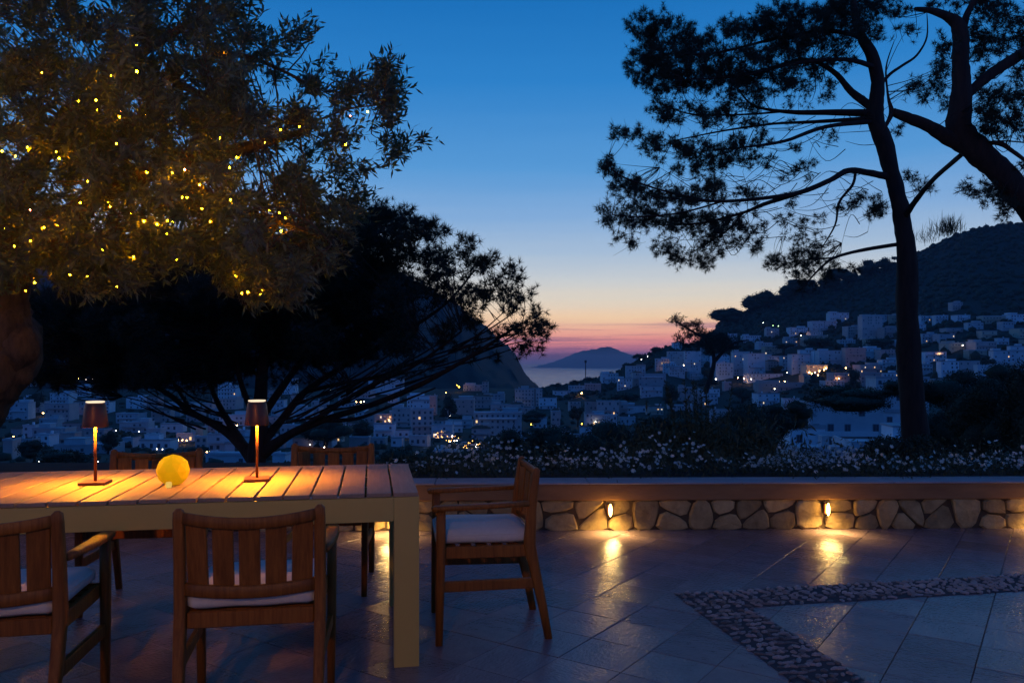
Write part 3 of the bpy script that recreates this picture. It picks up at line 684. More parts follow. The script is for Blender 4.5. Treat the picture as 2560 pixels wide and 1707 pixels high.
# fairy lights
BL = [(105, 325), (205, 355), (335, 350), (445, 370), (543, 372), (670, 350), (778, 375), (385, 495), (470, 490), (475, 540), (585, 572), (590, 540), (703, 512), (710, 560), (570, 703), (597, 768), (135, 720), (195, 745), (275, 742), (290, 775),
      (350, 760), (155, 795), (75, 765), (25, 675), (10, 740), (843, 847), (905, 830), (968, 863), (1033, 868), (978, 905), (892, 967), (917, 967), (812, 880), (430, 888), (540, 1012), (530, 990), (393, 992), (147, 1028), (505, 965), (618, 967),
      (280, 1098), (215, 1113), (360, 1090), (95, 1090), (70, 1205), (150, 1180), (705, 1083), (770, 1097), (820, 1080), (848, 1085), (825, 1103), (728, 1140), (757, 1133), (818, 1145), (545, 1160), (500, 1223), (630, 1240), (655, 1257), (865, 1270),
      (1030, 1085), (1060, 1097), (640, 1047), (670, 1047), (990, 1020), (1295, 1123), (1378, 1130), (1368, 1040), (1320, 1030), (1398, 1068), (1130, 978), (1160, 770), (1015, 720), (1078, 675), (1035, 680), (1298, 697), (1375, 635), (1467, 620),
      (1717, 567), (1802, 547), (1695, 708), (1125, 820), (1010, 795), (125, 1423), (170, 1383), (343, 1345), (428, 1353), (573, 1402), (240, 1340), (1165, 1365), (1278, 1440), (1285, 1420), (1215, 1430), (1185, 1435), (1155, 1350), (530, 860), (485, 900)]
RED = {(778, 375), (905, 830), (1717, 567), (147, 1028), (1035, 680), (590, 540)}
b = MB(); bmesh.ops.create_icosphere(b.bm, subdivisions=1, radius=1); bulb_me = b.mesh('bulb', [M['bulb']], True)
b = MB(); bmesh.ops.create_icosphere(b.bm, subdivisions=1, radius=1); bulb_red = b.mesh('bulb', [M['bulbred']], True)
zones = [('strand of warm fairy lights through the top of the olive crown', lambda x, y: y < 620), ('strand of warm fairy lights across the middle left of the olive crown', lambda x, y: y < 1060 and x < 760),
         ('strand of warm fairy lights across the middle right of the olive crown', lambda x, y: y < 1060), ('strand of warm fairy lights along the lower olive crown', lambda x, y: True)]
left_ = list(BL)
for zk, (lab, test) in enumerate(zones):
    mine = [p for p in left_ if test(*p)]; left_ = [p for p in left_ if not test(*p)]
    # order by nearest neighbour so that the wire runs from bulb to bulb
    path = [min(mine)]; rest = [p for p in mine if p != path[0]]
    while rest:
        q = min(rest, key=lambda p: (p[0] - path[-1][0]) ** 2 + (p[1] - path[-1][1]) ** 2); path.append(q); rest.remove(q)
    p3 = []
    for (x, y) in path: p3.append(np.array(at(x * c6, y * c6, 4.85 + 1.0 * abs(math.sin(x * .013 + y * .02)) if x < 1250 else 5.8 + .5 * abs(math.sin(x * .03)))))
    root = empty('fairy_light_strand', tuple(p3[0])); tag(root, lab, 'string lights', 'fairy lights in the olive tree'); o0 = p3[0]
    w0 = np.array(p3[:-1]); w1 = np.array(p3[1:]); wv, wf = sticks(w0, w1, .0018, .0018, bend=np.stack([np.zeros(len(w0)), np.zeros(len(w0)) + .05, -np.linalg.norm(w1 - w0, axis=1) * .12], 1), seg=5)
    link('wire', np_mesh('wire', [(wv - o0, wf, 0)], [M['wire']]), root)
    for q, (x, y) in zip(p3, path):
        s = random.uniform(.0034, .0060) * (1.25 if (x, y) in ((670, 350), (543, 372), (585, 572), (280, 1098), (820, 1080)) else 1)
        link('bulb', bulb_red if (x, y) in RED else bulb_me, root, tuple(q - o0), None, (s, s, s * 1.3))
# the strand that goes on through the crown above the table, over the top edge of the view
root = empty('fairy_light_strand', (-4, 4.6, 4)); tag(root, 'strand of warm fairy lights deeper inside the olive foliage', 'string lights', 'fairy lights in the olive tree')
p3 = [np.array([random.uniform(-6.5, -2.0), 6.0 + .8 * math.sin(k * .8), 3.0 + .9 * math.sin(k * 1.3)]) for k in range(34)]; p3.sort(key=lambda p: p[0])
w0 = np.array(p3[:-1]); w1 = np.array(p3[1:]); wv, wf = sticks(w0, w1, .0018, .0018, seg=1); o0 = np.array([-4, 4.6, 4])
link('wire', np_mesh('wire', [(wv - o0, wf, 0)], [M['wire']]), root)
for q in p3: link('bulb', bulb_me, root, tuple(q - o0), None, (.0065, .0065, .009))

# ------------------------------------------------------------------ pines
def pine(name, root_loc, label, clumps, branches, Y0, unit_fn, depth=1.2, needle=.13, sub_r=.16, dens=1.0, K=12, twig=.012, wid=.017, group=None, skel_keep=None, trunk_n=12):
    r = empty(name, root_loc); tag(r, label, 'tree', group); inv = -np.array(root_loc, float)
    parts = []; sk = []
    for k, (pts_, rd) in enumerate(branches):
        v, f, Pp = limb([np.array(unit_fn(*p)) for p in pts_], rd, n=trunk_n if k < 2 else 7, sub=5, rough=.17, seed=k + 11); parts.append((v + inv, f, 0)); sk += list(Pp)
    link('trunk', np_mesh('trunk', parts, [M['pinebark']], True), r); sk = np.array(sk)
    Cc = []
    for (cx, cy_, rx, ry, *dn) in clumps:
        dn = dn[0] if dn else 1; p = np.array(unit_fn(cx, cy_, Y0)); s = (np.array(unit_fn(cx + 100, cy_, Y0)) - p)[0] / 100
        Yc = random.gauss(0, depth); a, b_ = rx * s, ry * s; m = max(3, int(dens * dn * math.pi * a * b_ / (sub_r ** 2) * 1.15))
        ang = rng.uniform(0, 2 * math.pi, m); rad = np.sqrt(rng.uniform(0, 1, m)); yo = rng.normal(size=m) * max(a, b_) * .7
        q = np.stack([np.cos(ang) * rad * a, yo + Yc, np.sin(ang) * rad * b_], 1); q = q + p
        # keep the outline as the clump recedes
        k_ = q[:, 1] / Y0; q[:, 0] *= k_; q[:, 2] = CAMH + (q[:, 2] - CAMH) * k_; Cc.append(q)
    Cc = np.concatenate(Cc); n = len(Cc); T = 8
    off = rng.normal(size=(n, T, 3)) * sub_r * .45; TP = (Cc[:, None] + off)
    dd = ((Cc[:, None] - sk[None]) ** 2).sum(-1) if n * len(sk) < 8e6 else None
    near_ = sk[dd.argmin(1)] if dd is not None else sk[rng.integers(0, len(sk), n)]
    out = unit(Cc - near_) * .6 + np.array([0, 0, .35])
    A = unit(np.repeat(out, T, 0) + rng.normal(size=(n * T, 3)) * .55)
    v, f = needles(TP.reshape(-1, 3), A, K, needle, wid)
    link('crown', np_mesh('crown', [(v + inv, f, 0)], [M['needle']]), r)
    # twigs: each bunch hangs on the nearest limb, small shoots inside the bunch
    keep = rng.random(n) < .6; dist = np.linalg.norm(Cc - near_, axis=1)
    P0 = near_[keep]; P1 = Cc[keep]; dk = dist[keep][:, None]
    v1, f1 = sticks(P0, P1, np.clip(dist[keep] * .010, .004, twig * 1.4), .0025, bend=rng.normal(size=(len(P0), 3)) * dk * .09 + np.array([0, 0, -.06]) * dk, seg=4)
    P0 = np.repeat(Cc, 2, 0); P1 = P0 + rng.normal(size=P0.shape) * sub_r * .8
    v2, f2 = sticks(P0, P1, .004, .002, seg=1)
    link('branches', np_mesh('branches', [(v1 + inv, f1, 0), (v2 + inv, f2, 0)], [M['pinebark']]), r)['kind'] = 'stuff'
    return r
def c7(x, y, Y): return at((x / 1.9603 + 1450) * .4, y / 1.9603 * .4, Y)
m7 = .2041 * 16 / F   # metres per sketch unit at 16 m
CLA = [(600, 330, 330, 130, .35), (900, 260, 350, 180, .3), (1150, 200, 250, 160, .35), (650, 560, 300, 60, .35), (600, 730, 380, 70, .28), (500, 950, 400, 60, .3), (550, 1090, 400, 60, .35), (1050, 420, 250, 110, .22), (900, 700, 300, 60, .2), (1100, 1300, 140, 60, .3), (300, 130, 70, 70), (400, 90, 60, 45), (350, 220, 110, 80), (480, 160, 80, 70), (300, 330, 70, 80), (420, 300, 110, 80), (560, 220, 90, 80), (520, 360, 120, 70), (640, 300, 100, 60), (400, 420, 90, 45), (640, 400, 110, 55), (760, 370, 110, 55),
       (860, 270, 90, 60), (800, 150, 100, 50), (700, 130, 40, 25, .7), (930, 120, 100, 70), (1000, 60, 120, 70), (1010, 220, 110, 55), (1130, 130, 110, 70), (1250, 60, 120, 80), (1250, 190, 90, 60, .8), (1350, 70, 120, 90), (1480, 30, 90, 60), (1400, 160, 70, 60), (980, 380, 110, 50),
       (880, 430, 100, 35, .7), (760, 470, 100, 30, .7), (400, 520, 80, 35), (500, 560, 110, 40, .8), (650, 560, 120, 40, .6), (800, 510, 120, 30, .5), (900, 600, 130, 30, .4), (1130, 400, 120, 40, .6), (1100, 300, 100, 40, .5), (1280, 300, 60, 50, .4),
       (190, 645, 45, 30), (260, 655, 60, 38), (360, 700, 80, 40), (470, 730, 90, 40), (600, 750, 110, 35, .8), (740, 720, 90, 35, .7), (850, 680, 90, 30, .5), (640, 800, 110, 40, .6), (520, 820, 70, 40, .8), (760, 800, 80, 35, .6), (860, 790, 60, 30, .4),
       (130, 775, 28, 35), (150, 850, 52, 60), (220, 890, 75, 50), (320, 930, 95, 50), (440, 965, 120, 42), (560, 965, 120, 40), (700, 935, 100, 30, .6), (640, 880, 110, 30, .5), (112, 1010, 25, 25), (180, 1060, 75, 38), (300, 1055, 105, 50), (430, 1065, 115, 50), (560, 1085, 110, 50), (700, 1090, 100, 50, .8),
       (800, 1130, 70, 50, .6), (200, 1165, 32, 32, .8), (260, 1190, 25, 15, .8), (420, 1210, 60, 45), (520, 1250, 80, 42), (610, 1280, 70, 35), (700, 1190, 90, 55, .8), (830, 1190, 55, 45, .7), (620, 1170, 80, 50, .6), (940, 1275, 28, 24), (1000, 1290, 60, 34), (1100, 1265, 75, 50), (1200, 1235, 75, 50, .8),
       (1050, 1150, 80, 60, .3), (1150, 1110, 80, 60, .3), (1080, 1340, 75, 36, .5), (1200, 1335, 75, 36, .5), (1300, 1300, 50, 40, .3), (1390, 1005, 85, 50, .9), (1300, 985, 55, 35, .8), (1480, 1000, 50, 50, .6), (1050, 990, 40, 40, .5), (1110, 835, 55, 50, .5), (1200, 650, 50, 40, .25), (1020, 1060, 60, 40, .3),
       (880, 960, 80, 60, .2), (980, 820, 90, 70, .2), (1700, 920, 55, 40, .6), (1620, 880, 45, 35, .5), (1640, 440, 50, 40, .8), (1580, 640, 40, 60, .3), (1100, 1400, 60, 30, .3)]
BRA = [([(1668, 2370, 16), (1620, 1900, 16), (1605, 1600, 16), (1600, 1300, 16), (1580, 1100, 16), (1560, 980, 16), (1530, 850, 16), (1490, 700, 16), (1450, 600, 16), (1450, 500, 16), (1460, 400, 16), (1430, 270, 16), (1380, 180, 16), (1350, 80, 16), (1335, -60, 16), (1320, -300, 16)],
        [m7 * w / 2 for w in (150, 128, 106, 94, 84, 78, 76, 80, 76, 68, 62, 54, 45, 36, 28, 10)]),
       ([(1535, 870, 16), (1470, 856, 15.95), (1400, 842, 15.9), (1310, 835, 15.8), (1230, 880, 15.6), (1080, 940, 15.4), (900, 970, 15.2), (700, 985, 15), (500, 975, 15), (350, 960, 15)], [m7 * w / 2 for w in (40, 34, 31, 29, 25, 21, 17, 13, 9, 4)]),
       ([(1090, 938, 15.4), (900, 1000, 15.6), (800, 1040, 15.8), (600, 1090, 16), (400, 1100, 16.2)], [m7 * w / 2 for w in (22, 18, 15, 10, 5)]),
       ([(1455, 552, 16), (1200, 550, 16.3), (1000, 545, 16.5), (850, 515, 16.5), (770, 430, 16.5)], [m7 * w / 2 for w in (36, 28, 20, 12, 6)]),
       ([(1455, 592, 16), (1200, 620, 15.6), (1000, 690, 15.3), (800, 720, 15), (600, 740, 15)], [m7 * w / 2 for w in (26, 20, 15, 10, 5)]),
       ([(1455, 575, 16), (1150, 595, 16.3), (950, 605, 16.5), (700, 640, 16.6), (450, 690, 16.6)], [m7 * w / 2 for w in (24, 16, 12, 9, 5)]),
       ([(1440, 530, 16), (1330, 450, 16.4), (1240, 350, 16.7), (1100, 290, 17), (900, 340, 17), (650, 385, 17)], [m7 * w / 2 for w in (42, 34, 26, 18, 12, 6)]),
       ([(1450, 330, 16), (1300, 290, 15.6), (1050, 310, 15.4), (800, 370, 15.2), (500, 390, 15)], [m7 * w / 2 for w in (26, 20, 15, 10, 5)]),
       ([(1380, 180, 16), (1200, 150, 16), (950, 190, 16), (650, 260, 16), (400, 260, 16)], [m7 * w / 2 for w in (24, 20, 15, 10, 5)]),
       ([(1595, 1190, 16), (1400, 1220, 15.9), (1250, 1260, 15.7), (1170, 1320, 15.6), (1080, 1420, 15.5)], [m7 * w / 2 for w in (22, 18, 14, 10, 5)]),
       ([(1250, 1262, 15.7), (1120, 1270, 15.7), (1000, 1290, 15.7)], [m7 * w / 2 for w in (9, 7, 4)]),
       ([(1350, 842, 15.86), (1335, 905, 15.85), (1270, 990, 15.8), (1250, 1100, 15.7), (1180, 1220, 15.6)], [m7 * w / 2 for w in (16, 14, 13, 9, 4)]),
       ([(800, 1040, 15.8), (730, 1120, 15.8), (640, 1180, 15.8), (540, 1240, 15.8)], [m7 * w / 2 for w in (11, 9, 7, 4)]),
       ([(1000, 545, 16.5), (800, 560, 16.5), (560, 560, 16.5), (420, 520, 16.5)], [m7 * w / 2 for w in (12, 10, 8, 4)]),
       ([(700, 985, 15), (500, 1040, 15), (300, 1060, 15), (150, 1050, 15)], [m7 * w / 2 for w in (10, 9, 7, 3)]),
       ([(620, 980, 15), (400, 930, 15), (200, 860, 15), (130, 790, 15)], [m7 * w / 2 for w in (10, 9, 7, 3)]),
       ([(1462, 430, 16), (1520, 362, 16), (1580, 320, 16), (1650, 270, 16), (1700, 180, 16), (1700, 60, 16)], [m7 * w / 2 for w in (20, 15, 13, 11, 8, 3)]),
       ([(1475, 660, 16), (1520, 560, 16), (1510, 470, 16), (1500, 330, 16), (1540, 200, 16)], [m7 * w / 2 for w in (18, 14, 11, 8, 3)]),
       ([(1580, 1075, 16), (1640, 990, 15.4), (1720, 890, 14), (1870, 755, 11.4)], [m7 * w / 2 for w in (34, 26, 21, 18)])]
# thin bare shoots that cross the sky between the limbs
for k in range(120):
    x0 = random.uniform(560, 1500); y0 = random.choice((560, 600, 640, 720, 850, 900, 950, 1000, 1080, 1150)) + random.uniform(-30, 30); a = random.uniform(2.2, 3.6); L = random.uniform(90, 260); yy = 16 + random.uniform(-.6, .6)
    BRA.append(([(x0, y0, yy), (x0 + math.cos(a) * L * .5, y0 - math.sin(a) * L * .5 * random.choice((-1, 1)) + 14, yy), (x0 + math.cos(a) * L, y0 - math.sin(a) * L * random.choice((-.8, .8)), yy)], [m7 * w / 2 for w in (4.2, 3, 1.4)]))
pine('leaning_pine', tuple(c7(1668, 2370, 16)), 'tall dark pine whose layered branches spread left over the pale sunset sky', CLA, BRA, 16, c7, depth=.6, sub_r=.125, dens=1.0, needle=.115, wid=.0085, K=21)

m11 = .2041 * 11 / F
BRB = [([(2560, 1500, 11), (2330, 1150, 11), (2176, 980, 11), (2090, 880, 11), (1990, 780, 11), (1905, 700, 11), (1860, 620, 11), (1862, 520, 11), (1868, 400, 11), (1862, 300, 11), (1868, 200, 11), (1850, 120, 11), (1800, 80, 11), (1720, 50, 11), (1640, 42, 11)], [m11 * w / 2 for w in (170, 150, 130, 118, 124, 128, 122, 98, 84, 72, 74, 60, 44, 30, 16)]),
       ([(1900, 715, 11), (1800, 670, 11), (1700, 612, 11), (1600, 572, 11), (1535, 545, 11)], [m11 * w / 2 for w in (88, 74, 58, 48, 36)]),
       ([(1535, 545, 11), (1510, 470, 11), (1500, 350, 11)], [m11 * w / 2 for w in (18, 12, 5)]),
       ([(1535, 550, 11), (1500, 620, 11), (1490, 640, 11)], [m11 * w / 2 for w in (18, 12, 8)]),
       ([(1875, 480, 11), (1950, 415, 11), (2040, 345, 11), (2176, 258, 11), (2350, 150, 11)], [m11 * w / 2 for w in (52, 50, 52, 54, 50)]),
       ([(1940, 710, 11), (2050, 700, 10.8), (2120, 740, 10.6), (2200, 800, 10.5)], [m11 * w / 2 for w in (16, 22, 20, 16)]),
       ([(1950, 700, 11), (2080, 690, 11), (2200, 700, 11)], [m11 * w / 2 for w in (10, 8, 6)]),
       ([(1868, 180, 11), (1900, 60, 11), (1960, -40, 11), (2040, -160, 11)], [m11 * w / 2 for w in (40, 30, 24, 16)])]
CLB = [(1780, 230, 42, 50), (1760, 330, 52, 50), (1740, 430, 55, 40), (1680, 470, 30, 30, .6), (1950, 200, 75, 90), (2050, 180, 80, 75), (2100, 60, 90, 75), (1980, 60, 75, 55), (1910, 20, 70, 40), (2030, 520, 80, 105), (2085, 600, 75, 75), (2000, 620, 60, 60), (2150, 480, 50, 80), (1960, 920, 55, 40), (1900, 925, 30, 18),
       (2030, 960, 75, 50), (2090, 1020, 55, 45), (2120, 940, 55, 60), (2150, 330, 50, 60), (1720, 30, 60, 25, .5), (1600, 60, 60, 40, .5), (2020, 350, 60, 60, .7), (1800, 500, 30, 30, .4), (2176, 800, 50, 50, .6), (2220, 130, 80, 130), (2240, 600, 70, 120), (1600, 150, 40, 30, .4)]
pine('bent_pine', tuple(c7(2560, 1500, 11)), 'thick reddish pine trunk leaning in from the right edge and forking upward', CLB, BRB, 11, c7, depth=.5, sub_r=.10, dens=1.0, needle=.085, wid=.0075, K=20)

# broad dark pine in the middle of the view, behind the table
m13 = .43537 * 13 / F
CLM = []
MO = [(40, 690), (200, 640), (500, 600), (700, 560), (830, 500), (880, 490), (905, 500), (945, 512), (990, 530), (1020, 580), (1060, 600), (1090, 640), (1120, 670), (1120, 720), (1060, 760), (1000, 800), (900, 800), (800, 840), (700, 830), (600, 850), (400, 870), (250, 880), (60, 870)]
gx = np.arange(40, 1160, 46); gy = np.arange(460, 890, 40)
for x in gx:
    for y in gy:
        xx, yy = x + random.uniform(-14, 14), y + random.uniform(-12, 12)
        if pip(MO, xx, yy):
            d_ = 1.3 if xx > 800 else 1.9
            if yy > 790: d_ = 1.3
            if xx > 930: d_ = .7
            if xx > 930 and yy > 690: d_ = .30
            if xx > 1040: d_ = .36
            CLM.append((xx, yy, 34, 27, d_))
CLM += [(868, 490, 16, 16), (848, 505, 22, 20), (890, 498, 14, 16), (938, 505, 14, 14), (985, 518, 16, 14), (1010, 528, 10, 12), (1065, 560, 22, 20, .7), (1100, 590, 24, 20, .7), (1130, 610, 24, 20, .7), (1165, 625, 20, 20, .7), (1185, 660, 24, 26, .6), (1205, 690, 20, 24, .6), (1225, 720, 22, 20, .6), (1250, 742, 18, 18, .8), (1235, 765, 22, 16, .55), (1210, 755, 22, 24, .5), (1220, 790, 20, 14, .5),
        (1180, 730, 24, 30, .45), (1150, 690, 30, 30, .5), (1120, 650, 30, 30, .6), (1195, 805, 16, 12, .4), (1160, 770, 26, 24, .4), (1100, 760, 30, 20, .35), (1080, 700, 30, 26, .45), (1040, 790, 30, 16, .3), (1060, 600, 30, 24, .8), (760, 870, 50, 14, .25), (900, 850, 50, 14, .22), (1010, 845, 50, 14, .22), (440, 890, 50, 14, .3), (330, 880, 40, 16, .4), (1100, 810, 40, 16, .25), (650, 870, 40, 18, .3)]
BRM = [([(592, 1180, 13), (590, 1100, 13), (590, 1050, 13), (596, 980, 13), (600, 900, 13), (610, 800, 13), (640, 660, 13)], [m13 * w / 2.75 for w in (70, 60, 62, 50, 40, 30, 14)]),
       ([(588, 1060, 13), (555, 1020, 13.2), (515, 985, 13.4), (440, 945, 13.6), (380, 900, 13.8), (300, 860, 14)], [m13 * w / 2.75 for w in (44, 34, 26, 20, 16, 10)]),
       ([(560, 1020, 13.2), (520, 960, 13.5), (490, 900, 13.7), (460, 820, 13.8), (420, 740, 14)], [m13 * w / 2.75 for w in (26, 20, 16, 12, 8)]),
       ([(605, 1040, 13), (660, 1000, 12.8), (740, 965, 12.6), (850, 930, 12.4), (960, 885, 12.2), (1060, 830, 12), (1140, 780, 12), (1200, 740, 12)], [m13 * w / 2.75 for w in (40, 28, 22, 20, 16, 13, 9, 5)]),
       ([(605, 1010, 13), (650, 960, 13.2), (700, 900, 13.4), (790, 840, 13.6), (900, 780, 13.7), (1020, 700, 13.8), (1090, 620, 13.8)], [m13 * w / 2.75 for w in (34, 26, 22, 18, 14, 10, 5)]),
       ([(600, 960, 13), (640, 900, 13.1), (700, 820, 13.2), (800, 700, 13.2), (870, 560, 13.2)], [m13 * w / 2.75 for w in (26, 22, 18, 14, 6)]),
       ([(740, 965, 12.6), (820, 960, 12.4), (900, 930, 12.3), (1000, 890, 12.2)], [m13 * w / 2.75 for w in (14, 11, 8, 4)]),
       ([(700, 900, 13.4), (780, 880, 13.2), (880, 860, 13.1), (980, 820, 13), (1080, 790, 13)], [m13 * w / 2.75 for w in (14, 12, 9, 7, 4)]),
       ([(440, 945, 13.6), (400, 880, 13.7), (340, 800, 13.8), (260, 720, 14)], [m13 * w / 2.75 for w in (12, 11, 9, 6)]),
       ([(660, 1000, 12.8), (760, 940, 12.4), (840, 890, 12), (950, 840, 11.8), (1060, 760, 11.7)], [m13 * w / 2.75 for w in (16, 14, 12, 9, 5)]),
       ([(596, 980, 13), (560, 900, 13), (540, 820, 13), (520, 700, 13)], [m13 * w / 2.75 for w in (24, 18, 14, 8)])]
for k in range(44):
    t_ = random.random(); x0 = 620 + t_ * 480; y0 = 980 - t_ * 170 + random.uniform(-40, 10); L = random.uniform(80, 190); yy = 12.6 + random.uniform(-.5, .8); sl = random.uniform(.15, .75)
    BRM.append(([(x0, y0, yy), (x0 + L * .5, y0 - sl * L * .42, yy), (x0 + L, y0 - sl * L, yy)], [m13 * w / 2 for w in (5, 3.6, 1.6)]))
for k in range(14):
    x0 = 560 - random.random() * 160; y0 = 985 - random.random() * 60; L = random.uniform(70, 160); yy = 13.4; sl = random.uniform(.1, .9)
    BRM.append(([(x0, y0, yy), (x0 - L * .5, y0 - sl * L * .42, yy), (x0 - L, y0 - sl * L, yy)], [m13 * w / 2 for w in (5, 3.6, 1.6)]))
pine('spreading_pine', tuple(d2(592, 1180, 13)), 'broad black pine with fanned low branches in front of the lit town', CLM, BRM, 13, d2, depth=.9, sub_r=.15, dens=1.5, needle=.12, twig=.009, wid=.0105, K=22)

# ------------------------------------------------------------------ round shrubs and trees
def crown_mesh(rx, ry, rz, n, leaf, lobes=9, core=True, seed=0, elong=2.2, mats=None, up=0):
    g = np.random.default_rng(seed); lc = unit(g.normal(size=(lobes, 3))) * g.uniform(.25, .72, (lobes, 1)); lc[:, 2] *= .85; lr = g.uniform(.28, .5, lobes)
    w = g.integers(0, lobes, n); p = lc[w] + unit(g.normal(size=(n, 3))) * (lr[w] * g.uniform(.72, 1.08, n))[:, None]; p *= np.array([rx, ry, rz])
    d = g.normal(size=(n, 3)) + np.array([0, 0, up]); v, f = leaves(p, d, leaf * g.uniform(.7, 1.3, n), leaf / elong); parts = [(v, f, 0)]
    if core:
        b = MB()
        for c_, r_ in zip(lc, lr):
            q = bmesh.ops.create_icosphere(b.bm, subdivisions=2, radius=1); 
            for v_ in q['verts']:
                k_ = r_ * (.72 + .12 * math.sin(v_.co.x * 9 + v_.co.y * 7 + seed)); v_.co = Vector(((v_.co.x * k_ + c_[0]) * rx, (v_.co.y * k_ + c_[1]) * ry, (v_.co.z * k_ + c_[2]) * rz))
        vv = np.array([v_.co[:] for v_ in b.bm.verts]); b.bm.verts.index_update(); ff = np.array([[q_.index for q_ in f_.verts] for f_ in b.bm.faces]); b.bm.free(); parts.append((vv, ff, 0))
    return np_mesh('crown', parts, mats or [M['leafdark']])
crown_lib = {}
def tree(px, py, w, h, R, kind, label, group='trees among the houses', name=None, base_z=None, n=None):
    """px,py: centre of the crown in picture units, w,h crown size in picture units"""
    s = R / F; x, y, zc = at(px, py, R); rw, rh = w * s / 2, h * s / 2; g0 = float(ground(px, R)[2]) if base_z is None else base_z
    nm = name or {'round': 'round_tree', 'cypress': 'cypress_tree', 'umbrella': 'umbrella_pine', 'shrub': 'dark_shrub'}[kind]
    r = empty(nm, (x, y, min(g0, zc - rh * .6))); tag(r, label, 'shrub' if kind == 'shrub' else 'tree', group)
    z0 = r.location.z; n = n or int(min(7000, max(220, w * h * 2.6))); leaf = max(1.5 * s, .05) if w < 60 else max(2.0 * s, .06)
    me = crown_mesh(rw * 1.15, rw * 1.0, rh * 1.12, n, leaf, lobes=6 if kind == 'cypress' else 11, seed=int(px * 7 + py), up=1.5 if kind == 'cypress' else 0)
    link('crown', me, r, (0, 0, zc - z0))
    if kind != 'shrub':
        v, f, _ = limb([np.array((0, 0, -.4)), np.array((rw * .05, 0, (zc - z0) * .5)), np.array((0, 0, zc - z0))], [max(rw * .10, .12), max(rw * .08, .1), max(rw * .04, .05)], n=6, sub=1); parts = [(v, f, 0)]
        if kind == 'umbrella':
            for a in range(5):
                v, f, _ = limb([np.array((0, 0, (zc - z0) * .45)), np.array((math.cos(a * 1.26) * rw * .4, math.sin(a * 1.26) * rw * .4, (zc - z0) * .8)), np.array((math.cos(a * 1.26) * rw * .75, math.sin(a * 1.26) * rw * .6, zc - z0))], [max(rw * .06, .08), max(rw * .04, .05), .04], n=5, sub=1); parts.append((v, f, 0))
        link('trunk', np_mesh('trunk', parts, [M['pinebark']]), r)
    return r
S = .4
def ts(x0, x1, y0, y1, ox, oy, k): return ((ox + (x0 + x1) / 2 / k) * S, (oy + (y0 + y1) / 2 / k) * S, (x1 - x0) / k * S, (y1 - y0) / k * S)
TREES = [  # x0,x1,y0,y1 in a crop with origin and scale
    ((980, 1310, 1130, 1330, 1600, 700, 4.48), 'round', 'dark rounded treetop between pale houses just above the lower hillside row'),
    ((250, 440, 1130, 1420, 1600, 700, 4.48), 'cypress', 'tall dark cypress standing against a long blue house right of the mast'),
    ((600, 900, 1070, 1200, 1600, 700, 4.48), 'round', 'low dark tree beside the brightest white street lamp on the hill'),
    ((690, 850, 980, 1100, 1600, 700, 4.48), 'round', 'small dark tree directly above the brightest white street lamp'),
    ((1850, 2220, 610, 760, 1600, 700, 4.48), 'round', 'wide dark tree below the high blue villa on the hill'),
    ((1500, 1720, 690, 790, 1600, 700, 4.48), 'round', 'dark tree behind the cream house with two large windows'),
    ((1400, 1620, 950, 1040, 1600, 700, 4.48), 'round', 'dark tree clump in front of the middle row of hillside houses'),
    ((330, 470, 960, 1240, 2050, 700, 4.48), 'cypress', 'dark cypress rising between two pale houses left of the pine trunk'),
    ((480, 900, 650, 740, 2050, 700, 4.48), 'round', 'low dark trees growing below the stepped blue villa'),
    ((1780, 1970, 840, 960, 2050, 700, 4.48), 'round', 'dark tree in front of the houses at the far right'),
    ((700, 880, 720, 860, 1600, 700, 4.48), 'round', 'dark tree above the leftmost hillside houses'),
    ((830, 1000, 540, 720, 1600, 700, 4.48), 'round', 'dark tree beside the house tucked under the ridge'),
    ((930, 1160, 370, 690, 900, 900, 4.704), 'cypress', 'broad dark cypress in the old town left of the bell tower'),
    ((1000, 1330, 620, 720, 900, 900, 4.704), 'round', 'garden tree between old town roofs with small lights below'),
    ((1860, 2250, 580, 760, 900, 900, 4.704), 'round', 'dark garden tree beside the amber lit gateway'),
    ((1180, 1560, 640, 900, 1300, 900, 3.92), 'round', 'dark tree bulging over the flowers right of the white lit building'),
    ((900, 1180, 290, 420, 1300, 900, 3.92), 'round', 'dark tree behind the row of rosy houses'),
    ((490, 640, 440, 620, 1300, 900, 3.92), 'cypress', 'narrow dark tree between the tower house and the white lit building'),
    ((200, 560, 860, 1130, 0, 900, 4.48), 'round', 'dark rounded tree at the far left below the white villas'),
    ((680, 1010, 980, 1180, 0, 900, 4.48), 'round', 'dark rounded tree behind the left table lamp stem'),
    ((290, 480, 330, 560, 0, 900, 4.48), 'round', 'dark tree beside the leftmost blue white house'),
    ((1080, 1340, 770, 1010, 0, 900, 4.48), 'round', 'dark tree right of the left lamp stem'),
    ((1330, 1900, 560, 860, 400, 900, 3.92), 'round', 'dark tree in front of the lit old town left of the chair'),
    ((1850, 2120, 560, 800, 400, 900, 3.92), 'round', 'dark pointed tree left of the large grey hotel facade'),
]
for (a, kd, lab) in TREES:
    px, py, w, h = ts(*a); R = solveR(px, py + h / 2 + 2); tree(px, py, w, h, R * .985, kd, lab)
